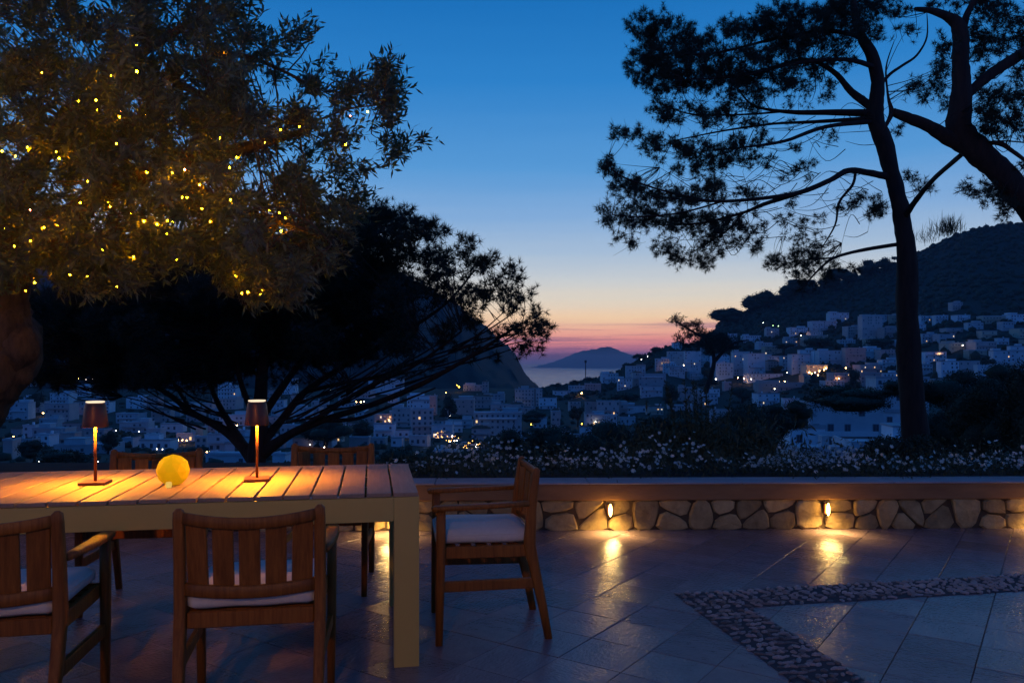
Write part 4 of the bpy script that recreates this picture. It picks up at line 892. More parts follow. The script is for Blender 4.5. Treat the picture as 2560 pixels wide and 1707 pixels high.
# single trees along the ridges
RO = ['first', 'second', 'third', 'fourth', 'fifth', 'sixth', 'seventh', 'eighth', 'ninth', 'tenth', 'eleventh', 'twelfth', 'thirteenth', 'fourteenth', 'fifteenth', 'sixteenth', 'seventeenth', 'eighteenth', 'nineteenth', 'twentieth', 'twenty-first', 'twenty-second', 'twenty-third', 'twenty-fourth', 'twenty-fifth']
RIDGE = [(670, 283, 26, 10, 900), (690, 311, 46, 22, 880), (708, 318, 22, 16, 900), (655, 331, 15, 8, 900), (640, 338, 14, 7, 900), (727, 314, 36, 15, 1240), (752, 306, 26, 18, 1250), (769, 296, 24, 17, 1270), (788, 291, 26, 18, 1270), (807, 283, 22, 16, 1270), (829, 277, 28, 14, 1280),
         (848, 270, 20, 16, 1280), (868, 266, 18, 14, 1280), (884, 258, 20, 14, 1280), (901, 250, 20, 14, 1280), (730, 326, 26, 14, 1100), (765, 318, 34, 18, 1150), (800, 310, 34, 18, 1150), (838, 300, 36, 20, 1150), (870, 290, 36, 20, 1100),
         (628, 357, 13, 6, 1000), (607, 368, 14, 7, 980), (590, 375, 13, 5, 950), (573, 380, 12, 5, 930), (557, 384, 12, 5, 920)]
for k, (px, py, w, h, R) in enumerate(RIDGE[:3] + sorted(RIDGE[3:])):
    if k in (0, 1, 2): continue
    py = float(ysky(px)) - h * .22
    lab = f'dark tree on the skyline ridge, number {k} counted from the spreading umbrella pine' if False else None
    side_ = ['low end', 'middle', 'high end'][0 if px < 680 else 1 if px < 790 else 2]
    tree(px, py, w, h, float(Rsky(px)) * .97, 'round', f'dark tree crown, {RO[k - 3]} from the sea along the ridge, at the {side_}', group='trees along the ridge')
tree(728, 312, 30, 13, 1230, 'umbrella', 'umbrella pine silhouetted on the ridge above the sunset glow', group=None, n=700)
# ragged pine bough group that leans out left of the ridge
pine('ridge_pine', at(702, 345, 240), 'ragged pine leaning left over the pink sky where ridge meets sea', [(1560, 738, 12, 9), (1575, 752, 14, 12), (1600, 745, 12, 12), (1598, 765, 22, 14), (1630, 770, 26, 12), (1655, 778, 26, 12), (1620, 790, 30, 12), (1575, 790, 16, 10), (1545, 730, 8, 6), (1680, 785, 22, 14), (1560, 775, 12, 8), (1650, 800, 30, 14)],
     [([(1620, 900, 240), (1640, 830, 240), (1625, 785, 240), (1590, 760, 240), (1550, 735, 240)], [.9, .7, .5, .35, .15]), ([(1640, 830, 240), (1680, 790, 240), (1720, 780, 240)], [.6, .4, .15])], 240, d2, depth=1.5, sub_r=1.2, dens=1.3, needle=1.1, wid=.14, K=9, twig=.12)

# wooded slope cover that reads as one mass
fv = []; ff = []; off = 0
b = MB(); q = bmesh.ops.create_icosphere(b.bm, subdivisions=1, radius=1); iv = np.array([v.co[:] for v in b.bm.verts]); b.bm.verts.index_update(); jf = np.array([[v.index for v in f.verts] for f in b.bm.faces]); b.bm.free()
for k in range(5200):
    px = random.uniform(540, 1200); yt = float(ysky(px))
    if px > 705: py = yt + 1 + random.random() ** 1.4 * (random.uniform(60, 150) if px > 800 else 40)
    else: py = yt + 1 + random.random() * 14
    R = solveR(px, py); x, y, zz = ground(px, R); s = random.uniform(1.6, 4.6) * (.8 if px < 705 else 1.1)
    v = iv * rng.uniform(.7, 1.25, (12, 1)) * np.array([s, s, s * random.uniform(.7, 1.2)]) + np.array([x, y, zz + s * .35]); fv.append(v); ff.append(jf + off); off += 12
nf_ = len(fv); allv = np.concatenate(fv); cl = allv[rng.integers(0, len(allv), 26000)] + rng.normal(size=(26000, 3)) * .5
lv2, lf2 = leaves(cl, rng.normal(size=(26000, 3)), 1.9, .9)
tag(link('hillside_woods', np_mesh('hillside_woods', [(allv, np.concatenate(ff), 0), (lv2, lf2, 0)], [M['leafdark']])), 'dense dark woodland covering the slope up to the ridge', 'woodland', kind='stuff')
fv = []; ff = []; off = 0
for k in range(1900):
    px = random.uniform(-60, 1100); py = 484 - (484 - 392) * random.random() ** .7
    R = solveR(px, max(py, float(ysky(px)) + 8)); x, y, zz = ground(px, R); s = random.uniform(1.2, 3.0) * min(1, R / 250 + .25)
    v = iv * rng.uniform(.7, 1.25, (12, 1)) * np.array([s, s, s * random.uniform(.6, 1.0)]) + np.array([x, y, zz + s * .2]); fv.append(v); ff.append(jf + off); off += 12
allv = np.concatenate(fv); cl = allv[rng.integers(0, len(allv), 15000)] + rng.normal(size=(15000, 3)) * .3; lv2, lf2 = leaves(cl, rng.normal(size=(15000, 3)), .9, .45)
tag(link('garden_scrub', np_mesh('garden_scrub', [(allv, np.concatenate(ff), 0), (lv2, lf2, 0)], [M['leafdark']])), 'dark garden scrub filling the gaps between the town houses', 'scrub', kind='stuff')

# dark planting between the terrace and the town (picture units)
NEAR = [(908, 456, 78, 44, 15, 'dark shrub wrapped round the foot of the straight pine trunk'), (512, 452, 60, 44, 34, 'dark shrub directly behind the back of the end armchair'), (548, 446, 70, 54, 40, 'dark shrub mass right of the end armchair back'), (592, 450, 72, 48, 38, 'dark shrub below the tower house lights'), (632, 442, 74, 56, 60, 'dark shrub beneath the white lit building'),
        (672, 434, 80, 62, 44, 'large dark bush left of the tall flower spires'), (716, 430, 84, 66, 50, 'large dark bush directly behind the tall flower spires'), (455, 462, 60, 26, 30, 'low dark bush just past the corner of the table'), (762, 428, 66, 62, 55, 'dark bush right of the tall flower spires'),
        (790, 414, 50, 32, 90, 'dark treetop left of the blue flat roofed building'), (905, 474, 50, 22, 24, 'dark bush in front of the blue flat roofed building'), (940, 440, 74, 84, 26, 'dark bush below the straight pine trunk'),
        (985, 420, 90, 96, 22, 'tall dark bush at the right under the hillside houses'), (1030, 430, 60, 120, 18, 'dark bush cut off by the right picture edge'), (965, 392, 90, 50, 60, 'dark treetop right of the straight pine trunk'), (1012, 382, 60, 40, 70, 'dark treetop beneath the far right houses'),
        (380, 470, 50, 26, 30, 'dark bush behind the right far armchair'), (60, 466, 90, 30, 26, 'dark low bush beyond the left end of the table'), (150, 470, 70, 22, 26, 'dark low bush beyond the left lamp'), (800, 476, 40, 14, 20, 'low dark bush under the blue building'), (410, 462, 60, 30, 34, 'dark bush left of the table corner')]
for (px, py, w, h, R, lab) in NEAR: tree(px, py, w, h, R, 'shrub', lab, group='dark shrubs on the slope below the terrace', n=int(w * h * 3.2))
tree(858, 397, 128, 30, 62, 'shrub', 'flat topped dark umbrella pine in front of the lit hillside houses', group=None, n=9000, name='umbrella_pine')
tree(905, 388, 60, 26, 60, 'shrub', 'second dark umbrella pine crown left of the straight pine trunk', group=None, n=4000, name='umbrella_pine')

# tall flower spires
def spires(px0, Y, n_, hmin, hmax, spread, label):
    x, y, zz = at(px0, 474, Y); r = empty('echium_plant', (x, y, .25)); tag(r, label, 'plant', 'tall flower spires behind the wall'); P0, P1 = [], []
    lvP, lvD = [], []
    for k in range(n_):
        hx = random.gauss(0, spread); hy = random.gauss(0, spread * .6); h_ = random.uniform(hmin, hmax); a = np.array([hx * .5, hy * .5, -.3]); b_ = np.array([hx, hy, h_]); P0.append(a); P1.append(b_)
        m_ = int(h_ * 130); t_ = rng.uniform(.30, 1, m_)[:, None]; p = a * (1 - t_) + b_ * t_; d_ = rng.normal(size=(m_, 3)); d_[:, 2] = np.abs(d_[:, 2]) * .9 + .4; lvP.append(p); lvD.append(d_)
    lvP = np.concatenate(lvP); lvD = np.concatenate(lvD)
    v, f = leaves(lvP, lvD, .045, .014); v2, f2 = sticks(np.array(P0), np.array(P1), .008, .003, seg=1)
    nb = 900; pb_ = rng.normal(size=(nb, 3)) * np.array([spread * 1.3, spread * .7, .14]) + np.array([0, 0, .12]); v3, f3 = leaves(pb_, rng.normal(size=(nb, 3)) + np.array([0, 0, 1]), .13, .02)
    link('spikes', np_mesh('spikes', [(v, f, 0), (v2, f2, 0)], [M['leafgreen']]), r); link('foliage', np_mesh('foliage', [(v3, f3, 0)], [M['leafgreen']]), r)
spires(706, 7.9, 15, .35, .90, .28, 'cluster of tall pointed flower spires rising above the white daisies')
spires(742, 8.3, 6, .2, .62, .22, 'shorter loose flower spires just right of the tall spire cluster')
spires(668, 8.6, 4, .2, .5, .2, 'few thin flower spires left of the tall spire cluster')

# agave-like plant on the slope by the straight pine trunk
def spiky(px, py, Y, s_, n_, label):
    r = empty('yucca_plant', at(px, py, Y)); tag(r, label, 'plant'); v_, f_ = [], []; V = []; Fq = []
    for k in range(n_):
        a = random.uniform(0, 6.28); e = random.uniform(.5, 1.5); d = np.array([math.cos(a) * math.cos(e), math.sin(a) * math.cos(e), math.sin(e)]); L = s_ * random.uniform(.7, 1.2); sd = unit(np.cross(d, [0, 0, 1.0])) * s_ * .012; o = len(V)
        c = rng.normal(size=3) * s_ * .35; c[2] *= .4; V += [c - sd, c + sd, c + d * L * .6 + sd, c + d * L * .6 - sd, c + d * L + np.array([0, 0, -.05 * L])]; Fq += [(o, o + 1, o + 2, o + 3)]; Fq += [(o + 3, o + 2, o + 4, o + 4)]
    F4 = [q for q in Fq if len(set(q)) == 4]; F3 = [q[:3] for q in Fq if len(set(q)) == 3]
    me = bpy.data.meshes.new('blades'); me.from_pydata([tuple(v) for v in V], [], F4 + F3); me.materials.append(M['leafdark']); link('blades', me, r)
spiky(948, 232, 26, .55, 240, 'spiky yucca silhouettes on the slope right of the straight pine trunk')
spiky(925, 240, 27, .5, 80, 'small spiky plant close beside the straight pine trunk')
# slope bush under the yucca, closes the dark shoulder at the right
tree(975, 290, 120, 110, 30, 'shrub', 'black leafy thicket on the shoulder of the slope right of the pine', group=None, n=6000) if False else None

# ------------------------------------------------------------------ flowers behind the wall
bedm = MB().box((0, 7.06, .10), (19, 1.02, .52)).build('soil', [M['soil']]); tag(bedm, kind='structure')
fl_dense = lambda px: 1.0 if (435 < px < 670 or 735 < px < 875 or 945 < px < 1060) else (.22 if px > 420 else .3)
FX = [x for x in np.arange(-6.0, 5.6, .52) if 400 < 512 + x / 6.76 * F < 1055]
for k, X in enumerate(FX):
    Yc = 6.76 + random.uniform(-.06, .12); px = 512 + X / Yc * F; dn = fl_dense(px); root = empty('daisy_bush', (X, Yc, .36))
    vis_ = 415 < px < 1030
    if vis_:
        ordn = int(round((px - 415) / 60)); tag(root, ['sparse', 'thickly flowering'][dn > .5] + ' daisy bush on the wall bed, ' + (
            'behind the table corner' if px < 470 else 'left of the armchair back' if px < 505 else 'behind the armchair back' if px < 548 else f'above the {"first" if px < 640 else "gap before the second"} wall light' if px < 700 else
            'under the flower spires' if px < 760 else 'just left of the second wall light' if px < 815 else 'above the second wall light' if px < 860 else 'right of the second wall light' if px < 915 else 'well right of the second wall light' if px < 970 else 'at the right picture edge'), 'flower bush', 'daisy bushes along the wall')
    else: tag(root, 'white daisy bush on the wall bed hidden behind the table and chairs' if px < 415 else 'white daisy bush past the right picture edge', 'flower bush', 'daisy bushes along the wall')
    n_ = 900; p = rng.normal(size=(n_, 3)) * np.array([.20, .16, .055]) + np.array([0, 0, .05]); p[:, 2] = np.abs(p[:, 2]) * (1 + .6 * (dn > .5)); v, f = leaves(p, rng.normal(size=(n_, 3)) + np.array([0, 0, .6]), .045, .013)
    link('foliage', np_mesh('foliage', [(v, f, 0)], [M['leafgreen']]), root)
    hb = random.uniform(.3, 1.8); m_ = int(random.uniform(70, 130) * dn + 5); c = rng.normal(size=(m_, 3)) * np.array([.20, .14, .045]); c[:, 1] -= .07; c[:, 2] = np.abs(c[:, 2]) + .05 + rng.uniform(0, .11, m_) * (dn > .5) * hb
    tall = rng.random(m_) < .12; c[tall, 2] += rng.uniform(.04, .13, tall.sum()) * (dn > .5); P0 = c.copy(); P0[:, 2] -= .10; sv, sf = sticks(P0, c, .0012, .001, seg=1)
    fv_, ff_ = [], []
    nrm = unit(rng.normal(size=(m_, 3)) * .45 + np.array([0, -.75, .65])); o = 0
    for q, nn in zip(c, nrm):
        a = unit(np.cross(nn, [0.1, 0, 1.0])); b_ = np.cross(nn, a); R_ = random.uniform(.011, .021)
        for j in range(6):
            an = j * 1.047; d_ = a * math.cos(an) + b_ * math.sin(an); e_ = -a * math.sin(an) + b_ * math.cos(an)
            fv_ += [q, q + d_ * R_ * .6 + e_ * R_ * .32, q + d_ * R_ + nn * R_ * .1, q + d_ * R_ * .6 - e_ * R_ * .32]; ff_.append((o, o + 1, o + 2, o + 3)); o += 4
    me = np_mesh('blossoms', [(fv_, ff_, 0), (sv, sf, 1)], [M['petal'], M['leafgreen']]); bl = link('blossoms', me, root); bl['kind'] = 'stuff'

# ------------------------------------------------------------------ town
win_me = {}
def window_mesh(kind):
    if kind in win_me: return win_me[kind]
    b = MB(); b.box((0, -.05, 0), (1, .12, 1)); b.mi = 1; b.box((0, -.09, 0), (.78, .10, .82)); b.mi = 0; b.box((0, -.13, 0), (.07, .10, .82))
    g = {'dark': M['glass'], 'warm': M['win_warm'], 'pale': M['win_pale']}[kind]; win_me[kind] = b.mesh('window', [M['shutter'] if kind == 'dark' else M['roofflat'], g]); return win_me[kind]
ORD = ['first', 'second', 'third', 'fourth', 'fifth', 'sixth', 'seventh', 'eighth', 'ninth', 'tenth', 'eleventh', 'twelfth', 'thirteenth', 'fourteenth', 'fifteenth', 'sixteenth', 'seventeenth', 'eighteenth', 'nineteenth', 'twentieth']
def ordw(n):
    if n < 20: return ORD[n]
    return {2: 'twenty-', 3: 'thirty-', 4: 'forty-', 5: 'fifty-'}[(n + 1) // 10] + (['', 'first', 'second', 'third', 'fourth', 'fifth', 'sixth', 'seventh', 'eighth', 'ninth'][(n + 1) % 10] or 'th') if (n + 1) % 10 else {20: 'twentieth', 30: 'thirtieth', 40: 'fortieth', 50: 'fiftieth', 60: 'sixtieth'}[n + 1]
H = []   # x0,x1,ytop,ybase in picture units, options
def hs(L, ox, oy, k):
    for it in L:
        x0, x1, y0, y1 = it[:4]; H.append(((ox + x0 / k) * S, (ox + x1 / k) * S, (oy + y0 / k) * S, (oy + y1 / k) * S, it[4] if len(it) > 4 else {}))
hs([(320, 500, 800, 960), (510, 690, 795, 1040), (690, 815, 755, 890), (820, 1000, 830, 960), (860, 1050, 930, 1100), (1050, 1230, 800, 1060), (1200, 1400, 820, 1080), (1400, 1590, 740, 830, {'m': 3, 'big': 1}), (1420, 1560, 850, 960), (1590, 1720, 850, 1000), (1700, 1900, 830, 1040),
    (1800, 1960, 780, 940), (1960, 2180, 790, 940), (1320, 1480, 700, 760), (940, 1090, 600, 740), (1920, 2200, 460, 560), (1420, 1560, 540, 640), (370, 470, 700, 790), (20, 260, 1190, 1310), (440, 590, 1200, 1380), (580, 690, 1230, 1380), (690, 900, 1220, 1330), (940, 1020, 1140, 1230, {'m': 2}),
    (1310, 1560, 1270, 1390), (1320, 1840, 1150, 1240, {'m': 2}), (1200, 1600, 1050, 1110), (80, 260, 1420, 1500, {'m': 2, 'lit': .6}), (330, 600, 1400, 1480, {'m': 2}), (0, 300, 1050, 1180), (180, 330, 880, 1010), (-150, 60, 960, 1120), (1860, 2100, 950, 1060, {'lit': .7, 'm': 3})], 1600, 700, 4.48)
hs([(300, 470, 520, 640), (480, 700, 400, 650), (600, 750, 390, 520), (700, 890, 530, 640), (230, 400, 670, 740), (0, 300, 790, 960), (300, 520, 760, 960), (430, 680, 760, 880), (680, 900, 780, 880), (440, 700, 950, 1040, {'lit': .4}), (700, 900, 890, 990), (480, 720, 1040, 1190), (710, 880, 1040, 1170),
    (140, 370, 1040, 1150, {'lit': .3}), (1370, 1560, 910, 1080), (1540, 1790, 910, 1040), (1780, 1940, 950, 1110), (1960, 2140, 790, 960), (2150, 2290, 740, 950), (1730, 1980, 690, 780), (2000, 2120, 650, 720), (1410, 1600, 540, 600), (1480, 1600, 250, 330), (920, 1080, 780, 1020, {'lit': .5}), (900, 1050, 880, 1000, {'lit': .6, 'm': 3})], 2050, 700, 4.48)
hs([(0, 190, 280, 430, {'m': 2}), (190, 360, 370, 480), (640, 760, 400, 530, {'m': 2}), (760, 980, 400, 540, {'m': 2, 'lit': .2}), (980, 1120, 430, 520, {'m': 2}), (1060, 1240, 450, 510), (1250, 1400, 465, 530, {'m': 3, 'lit': .5}), (710, 960, 540, 640, {'lit': .8}), (980, 1130, 560, 630, {'lit': .3}), (640, 720, 520, 640),
    (310, 400, 490, 610, {'m': 2}), (590, 740, 660, 750), (360, 480, 690, 750, {'m': 2}), (500, 600, 730, 790), (960, 1100, 180, 290), (800, 960, 130, 250), (480, 640, 250, 330), (640, 800, 230, 320), (330, 480, 300, 370), (1100, 1200, 120, 250), (1150, 1230, 40, 150), (480, 590, 400, 500)], 1300, 900, 3.92)
hs([(160, 400, 750, 920), (380, 600, 560, 780, {'m': 2}), (590, 850, 580, 900, {'m': 2, 'grid': 1}), (50, 170, 620, 780, {'m': 2}), (860, 1030, 700, 800, {'m': 2}), (1030, 1320, 710, 800), (1310, 1530, 800, 930, {'lit': .5, 'm': 2}), (1340, 1900, 620, 880, {'m': 0, 'grid': 1}), (1540, 1780, 520, 620), (1760, 1920, 510, 620), (1830, 2060, 340, 540, {'m': 2, 'grid': 1}),
    (2060, 2140, 340, 540, {'m': 2}), (1000, 1340, 460, 680), (1340, 1550, 420, 560, {'m': 2}), (1220, 1480, 290, 360, {'m': 2}), (1440, 1510, 250, 380, {'m': 2, 'tower': 1}), (560, 870, 420, 560), (100, 500, 220, 400), (870, 1130, 1070, 1160), (2250, 2352, 600, 790, {'m': 2}), (820, 900, 420, 640, {'m': 2}), (160, 470, 640, 740, {'lit': .9, 'm': 2}), (1550, 1700, 400, 500), (1900, 2060, 560, 640)], 900, 900, 4.704)
hs([(0, 150, 490, 660), (60, 300, 480, 660), (560, 780, 370, 480), (500, 780, 490, 700), (440, 640, 660, 760), (360, 720, 770, 900), (570, 820, 820, 940), (700, 1040, 700, 860), (860, 980, 290, 400), (600, 1200, 960, 1040), (260, 370, 190, 240), (1300, 1560, 600, 700), (1330, 1640, 700, 800), (1640, 1800, 770, 870), (1380, 1500, 880, 960), (1560, 1900, 900, 1010), (1850, 2050, 480, 520), (820, 940, 460, 560), (20, 120, 900, 1100, {'lit': .2, 'm': 2})], 0, 900, 4.48)
hs([(60, 330, 420, 500), (570, 750, 240, 380, {'grid': 1}), (520, 760, 380, 480), (570, 850, 540, 640), (460, 660, 730, 890), (450, 860, 930, 1030), (760, 880, 690, 780), (1290, 1560, 470, 540), (1550, 1800, 540, 620, {'m': 2}), (1180, 1400, 640, 720), (1110, 1240, 930, 1020), (1740, 1900, 380, 460), (1850, 2080, 300, 370), (300, 420, 660, 800, {'lit': 1, 'm': 3}), (1050, 1160, 290, 380), (1200, 1330, 180, 330), (1480, 1640, 400, 480, {'m': 2}), (1300, 1500, 760, 860, {'lit': .2, 'm': 2}), (1580, 1780, 700, 800, {'lit': .5, 'm': 3})], 400, 900, 3.92)
# nearer blue flat roofed building block on the right
BIG = [(880, 930, 378, 410, 300, 'white block house behind the bare trees above the flat roofs'), (790, 825, 428, 448, 150, 'low white house with railing left of the large flat roof'), (812, 884, 405, 450, 150, 'large blue lit flat roofed building above the daisies'), (884, 925, 412, 440, 170, 'blue lit annexe right of the large flat roof'), (858, 952, 447, 482, 95, 'dark blue garden pavilion with round porthole near the flowers'), (795, 858, 452, 482, 95, 'dark blue low garden building left of the pavilion')]
for i, (a, b_, c_, d_, R, lab) in enumerate(BIG): H.append((a, b_, c_, d_, {'R': R, 'lab': lab, 'lit': 0}))
# a loose scatter of further houses where the photograph shows pale specks
def house_ok(px, py): return all(not (h[0] - 3 < px < h[1] + 3 and h[2] - 3 < py < h[3] + 3) for h in H)
cnt = 0
for _ in range(4000):
    if cnt >= 62: break
    zone = random.random()
    if zone < .42: px = random.uniform(5, 340); py = random.uniform(395, 452)
    elif zone < .75: px = random.uniform(340, 560); py = random.uniform(396, 448)
    else: px = random.uniform(640, 900); py = random.uniform(345, 425)
    w = random.uniform(10, 22); h_ = random.uniform(7, 12)
    if house_ok(px, py) and py - h_ > ysky(px) + 6: H.append((px - w / 2, px + w / 2, py - h_, py, {'m': random.choice((0, 0, 2))})); cnt += 1
cnt = 0
for _ in range(4000):
    if cnt >= 34: break
    px = random.uniform(690, 1030); py = random.uniform(322, 388); w = random.uniform(12, 26); h_ = random.uniform(6, 10)
    if house_ok(px, py) and house_ok(px - w * .4, py - h_ * .5) and house_ok(px + w * .4, py - h_ * .5) and py - h_ > ysky(px) + 26: H.append((px - w / 2, px + w / 2, py - h_, py, {'m': random.choice((0, 0, 3))})); cnt += 1
H.sort(key=lambda h: h[0])
def zone_of(x, y):
    if x < 340: return ('upper' if y < 420 else 'lower') + ' town left of the dark pine'
    if x < 520: return ('upper' if y < 412 else 'lower') + ' old town right of the pine'
    if x < 660: return ('upper' if y < 402 else 'lower') + ' saddle below the sea gap'
    if y < 345: return 'villas high on the right hill'
    if y < 385: return 'main row on the right hill'
    return 'lower row on the right hill'
zc_ = {}
PL = [M['plaster'], M['plaster'], M['plaster2'], M['plaster3']]
tone = ['pale', 'pale', 'rosy', 'ochre']
for (x0, x1, y0, y1, op) in H:
    px = (x0 + x1) / 2; R = op.get('R') or solveR(px, y1); s = R / F; w = (x1 - x0) * s; h_ = (y1 - y0) * s; g = at(px, y1, R); dp = min(max(w * .7, 6), 14)
    yaw = random.uniform(-.16, .16); zn = zone_of(px, y1); k = zc_.get(zn, 0); zc_[zn] = k + 1
    mi = op.get('m', random.choice((0, 0, 0, 2)) if 'R' not in op else 0)
    fl = max(1, round(h_ / 3.1)); nc = max(1, min(9, round(w / 3.0))); lit = op.get('lit', .022)
    r = empty('church_tower' if op.get('tower') else 'town_house', (g[0], g[1] + dp / 2, g[2]), yaw)
    lab = op.get('lab') or f'{tone[mi]} {["", "one", "two", "three", "four", "five", "six", "seven", "eight", "nine", "ten"][min(fl, 10)]}-storey house, {ordw(k)} from the left in the {zn}'
    if op.get('tower'): lab = 'slim pale bell tower rising above the old town roofs'
    tag(r, lab, 'tower' if op.get('tower') else 'house', 'houses of the town')
    b = MB(); hh = h_; drop = 5
    main_w = w
    setb = (not op.get('tower')) and w > 9 and random.random() < .55 and not op.get('big')
    b.box((0, 0, (hh - drop) / 2), (w, dp, hh + drop))
    if setb:
        aw = w * random.uniform(.3, .5); ax = random.choice((-1, 1)) * (w - aw) / 2 * .8; b.box((ax, dp * .15, hh + 1.1), (aw, dp * .55, 2.2))
    b.build('wall', [PL[mi]], r)
    rb = MB()
    if mi == 2 and random.random() < .5 and w < 16:
        # shallow hipped tile roof
        e = .4; vs = [(-w / 2 - e, -dp / 2 - e, hh + .02), (w / 2 + e, -dp / 2 - e, hh + .02), (w / 2 + e, dp / 2 + e, hh + .02), (-w / 2 - e, dp / 2 + e, hh + .02), (-w * .25, 0, hh + 1.6), (w * .25, 0, hh + 1.6)]; vv = [rb.bm.verts.new(v) for v in vs]
        for f in ((0, 1, 5, 4), (1, 2, 5), (2, 3, 4, 5), (3, 0, 4), (3, 2, 1, 0)): rb.bm.faces.new([vv[i] for i in f])
        rb.build('roof', [M['rooftile']], r)
    else:
        rb.box((0, 0, hh + .12), (w + .5, dp + .5, .22)); rb.box((0, -dp / 2 - .1, hh + .45), (w + .3, .2, .5)); rb.box((-w / 2 - .05, 0, hh + .45), (.2, dp, .5)); rb.box((w / 2 + .05, 0, hh + .45), (.2, dp, .5)); rb.build('roof', [M['roofflat']], r)
        if setb: MB().box((ax, dp * .15, hh + 2.32), (aw + .4, dp * .55 + .4, .2)).build('roof', [M['roofflat']], r)
    if w > 5 and random.random() < .6: MB().box((random.uniform(-.35, .35) * w, random.uniform(-.2, .2) * dp, hh + 1.0), (.9, .9, 1.7)).build('chimney', [PL[mi]], r)
    fh = hh / fl; cw = w / nc; tot = fl * nc; keep = min(1, 26 / tot)
    if op.get('lab', '').startswith('dark blue garden pavilion'): fl = 0; w_ = link('window', window_mesh('pale'), r, (-1.2, -dp / 2, hh * .55), None, (.8, .4, .8))
    for i in range(fl):
        for j in range(nc):
            if random.random() > keep * (.6 if not op.get('grid') else 1): continue
            kd = 'dark'
            if random.random() < lit: kd = 'warm' if random.random() < .7 else 'pale'
            ww = 1.15 if not op.get('big') else cw * .62; wh = min(fh * .55, random.choice((1.2, 1.5, 1.9)))
            link('window', window_mesh(kd), r, (-w / 2 + cw * (j + .5) + random.uniform(-.25, .25) * (not op.get('grid')), -dp / 2, fh * (i + .5)), None, (ww, .8, wh))
    if w > 6 and random.random() < .75 and fl > 1:
        bz = fh * random.randint(1, fl - 1) if fl > 1 else 0; MB().box((0, -dp / 2 - .6, bz), (w * .8, 1.1, .18)).box((0, -dp / 2 - 1.12, bz + .5), (w * .8, .06, .8)).build('balcony', [PL[mi]], r)

# ------------------------------------------------------------------ street lamps and lit points in the town
b = MB(); bmesh.ops.create_icosphere(b.bm, subdivisions=1, radius=1); lamp_globes = {}
base_me = b.bm.copy(); b.bm.free()
for nm, mm in (('w', 'lamp_warm'), ('c', 'lamp_white'), ('g', 'lamp_green'), ('a', 'lamp_amber')):
    me = bpy.data.meshes.new('lamp_globe'); base_me.to_mesh(me); me.materials.append(M[mm]); lamp_globes[nm] = me
post_me = MB().box((0, 0, -.5), (.14, .14, 1.0)).mesh('post', [M['postmetal']])
LP = []
def lp(L, ox, oy, k):
    for it in L: LP.append(((ox + it[0] / k) * S, (oy + it[1] / k) * S, it[2] if len(it) > 2 else 'w', it[3] if len(it) > 3 else 1))
lp([(1380, 475, 'c'), (1490, 505, 'g'), (1550, 510, 'g', 1.3), (1800, 615, 'w', 1.3), (2095, 615, 'c'), (1630, 890), (1645, 1035, 'c'), (1895, 1030, 'w', 1.8), (1925, 1045, 'w', 1.2), (1995, 1060), (1845, 1055), (2085, 985), (2060, 1000), (1960, 1030), (2010, 1015), (1100, 1090), (1165, 1100), (1245, 1105, 'c'), (1470, 1135), (1500, 1130, 'w', 1.2), (1560, 1130, 'w', 1.2), (1620, 1130), (1510, 1215, 'c'),
    (850, 1105, 'c', 1.5), (835, 785, 'c'), (85, 850, 'c'), (15, 885, 'c'), (315, 965), (395, 950, 'g'), (490, 950, 'c'), (2140, 1215, 'a', 1.4), (2180, 1200, 'w', 1.2), (1750, 1440, 'w', 1.2), (1860, 1440, 'w', 1.3), (1885, 590, 'c', .8)], 1600, 700, 4.48)
lp([(465, 435, 'c'), (515, 440, 'w', 1.5), (1598, 725, 'c'), (1340, 830), (210, 1100), (490, 960), (530, 970), (1010, 950), (1020, 975), (290, 980)], 2050, 700, 4.48)
lp([(603, 320, 'w', 1.3), (1098, 155, 'c'), (545, 530, 'c'), (925, 415, 'w', 1.2), (605, 620, 'a', 1.3), (110, 625, 'a', 1.3), (780, 590, 'c'), (740, 600, 'c'), (850, 555, 'c', .8)], 1300, 900, 3.92)
lp([(575, 150, 'c', 1.2), (70, 300, 'c'), (1165, 310, 'a', 1.9), (1140, 290, 'a', 1.0), (635, 390, 'c'), (10, 490), (45, 480), (230, 680), (265, 690), (340, 700), (410, 715), (630, 610, 'w', 1.4), (665, 610, 'w', 1.1), (580, 890), (1195, 680, 'g'), (1775, 685, 'c'), (1330, 850, 'c'), (1385, 850, 'c'), (1430, 870, 'c'), (645, 1095, 'c', .8), (1840, 500, 'c', .8), (1060, 650, 'c', .8), (1010, 380, 'w', .7)], 900, 900, 4.704)
lp([(845, 210), (880, 210), (965, 210, 'c', .8), (1035, 210, 'c', .8), (115, 545, 'c'), (485, 590, 'w', 1.2), (535, 600, 'c'), (795, 685, 'c', 1.2), (1300, 785, 'c'), (1555, 795, 'c'), (1110, 855, 'c'), (1655, 965, 'w', 1.4), (1755, 990, 'c'), (1820, 995, 'c'), (345, 1070, 'c'), (435, 1130, 'c'), (965, 1145), (1100, 1130, 'c'), (565, 1250, 'c'), (670, 1220, 'c'), (2205, 505, 'c', 1.1), (2050, 195, 'c'), (85, 885), (150, 850), (1540, 655, 'c')], 0, 900, 4.48)
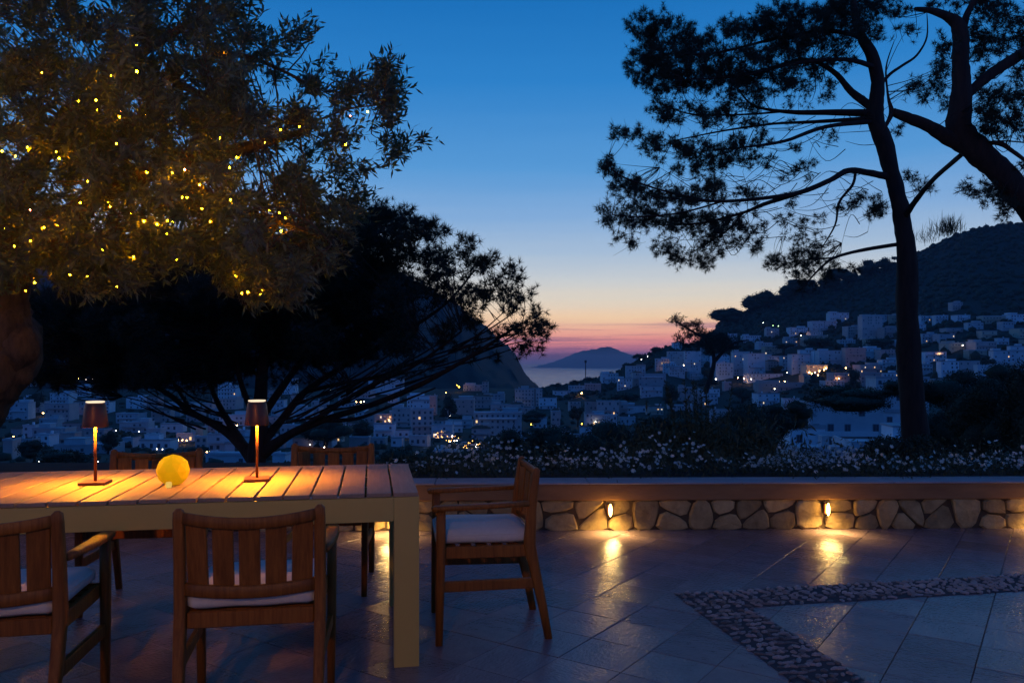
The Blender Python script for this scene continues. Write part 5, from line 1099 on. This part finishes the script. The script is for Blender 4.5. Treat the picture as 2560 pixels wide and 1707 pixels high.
lp([(375, 30, 'c'), (225, 170, 'c'), (365, 445, 'c', 1.2), (570, 415, 'c'), (590, 475, 'c'), (655, 620, 'w', 1.2), (715, 630, 'w'), (755, 635, 'w'), (1670, 285, 'c'), (2020, 250, 'c', 1.2), (1925, 405), (1970, 405), (2000, 400), (1920, 485, 'c'), (1950, 485, 'c'), (460, 895), (490, 893), (520, 898), (550, 895), (580, 898), (610, 897), (1470, 825, 'c'), (1610, 850, 'c', 1.2), (1700, 700), (345, 680), (385, 690), (330, 740), (385, 745), (360, 790), (440, 690), (140, 775, .7), (180, 780), (220, 780), (260, 785)], 400, 900, 3.92)
zl = {}
def lamp_zone(x, y):
    if x < 250: return 'left town'
    if x < 380: return 'houses behind the dark pine'
    if x < 540: return 'old town'
    if x < 680: return 'saddle under the sea gap'
    return 'right hillside ' + ('above' if y < 350 else 'within' if y < 395 else 'below') + ' the main row'
LP.sort(key=lambda l: l[0]); lz = {}
for (px, py, c, k) in LP:
    if not isinstance(c, str): k = c; c = 'w'
    R = solveR(px, py + 2) * .985; R = max(R - 9, 60); s = R / F; p = at(px, py, R); zt = float(ground(px, R)[2]); r = empty('street_lamp', (p[0], p[1], p[2] - .6))
    tn = {'w': 'warm', 'c': 'white', 'g': 'greenish', 'a': 'amber'}[c]; zk = (tn, lamp_zone(px, py)); nn = lz.get(zk, 0); lz[zk] = nn + 1
    tag(r, f'{tn} lit street lamp, {ordw(nn)} from the left in the {zk[1]}', 'street lamp', 'lit street lamps of the town')
    q = min(.36 * s * k, .36 * k); link('lamp_globe', lamp_globes[c], r, (0, 0, .6), None, (q, q, q)); hgt = max(2.5, p[2] - zt + 1.0); link('post', post_me, r, (0, 0, .6 - q), None, (1, 1, hgt))

# lit market terrace: rows of lamps under awnings
R0 = solveR(458, 446) ; mk = empty('market_terrace', at(458, 452, R0)); tag(mk, 'long restaurant terrace crowded with warm lamps just left of the end armchair', 'terrace'); mloc = np.array(mk.location)
pA, pB = np.array(at(434, 438, R0)), np.array(at(482, 456, R0 * .93)); MB().box(tuple((pA + pB) / 2 - mloc + np.array([0, 3, -1.6])), (float(np.linalg.norm(pB - pA)), 9, 1.4)).build('deck', [M['plaster3']], mk)
mm_ = emat('terrace_lamp_glow', (1, .46, .10), 9); glw = base_lamp = lamp_globes['w'].copy(); glw.materials.clear(); glw.materials.append(mm_)
for k in range(64):
    t_ = random.random(); row = random.choice((0, 0, 1, 2)); px = 434 + t_ * 48 + random.uniform(-2, 2); py = 432 + t_ * 18 - row * 3.0 + random.gauss(0, 1.3) + 3; q = R0 / F * random.uniform(.22, .42); p = np.array(at(px, py, R0 * (1 - .05 * t_) + row * 2)); link('lamp', glw if random.random() < .8 else lamp_globes['c'], mk, tuple(p - mloc), None, (q, q, q))
for k in range(7):
    t_ = (k + .5) / 7; p = np.array(at(434 + t_ * 48, 430 + t_ * 18, R0 * (1 - .05 * t_) + 3)); MB().box(tuple(p - mloc), (3.0, 3.2, .15)).build('awning', [M['plaster2']], mk)

# radio mast at the sea gap
r = empty('radio_mast', at(585.6, 378, 940)); tag(r, 'thin mast silhouetted against the pale sea', 'mast'); MB().box((0, 0, 9), (.9, .9, 22)).build('pole', [M['postmetal']], r); MB().box((0, 0, 20), (2.4, 2.4, 3)).build('head', [M['postmetal']], r)
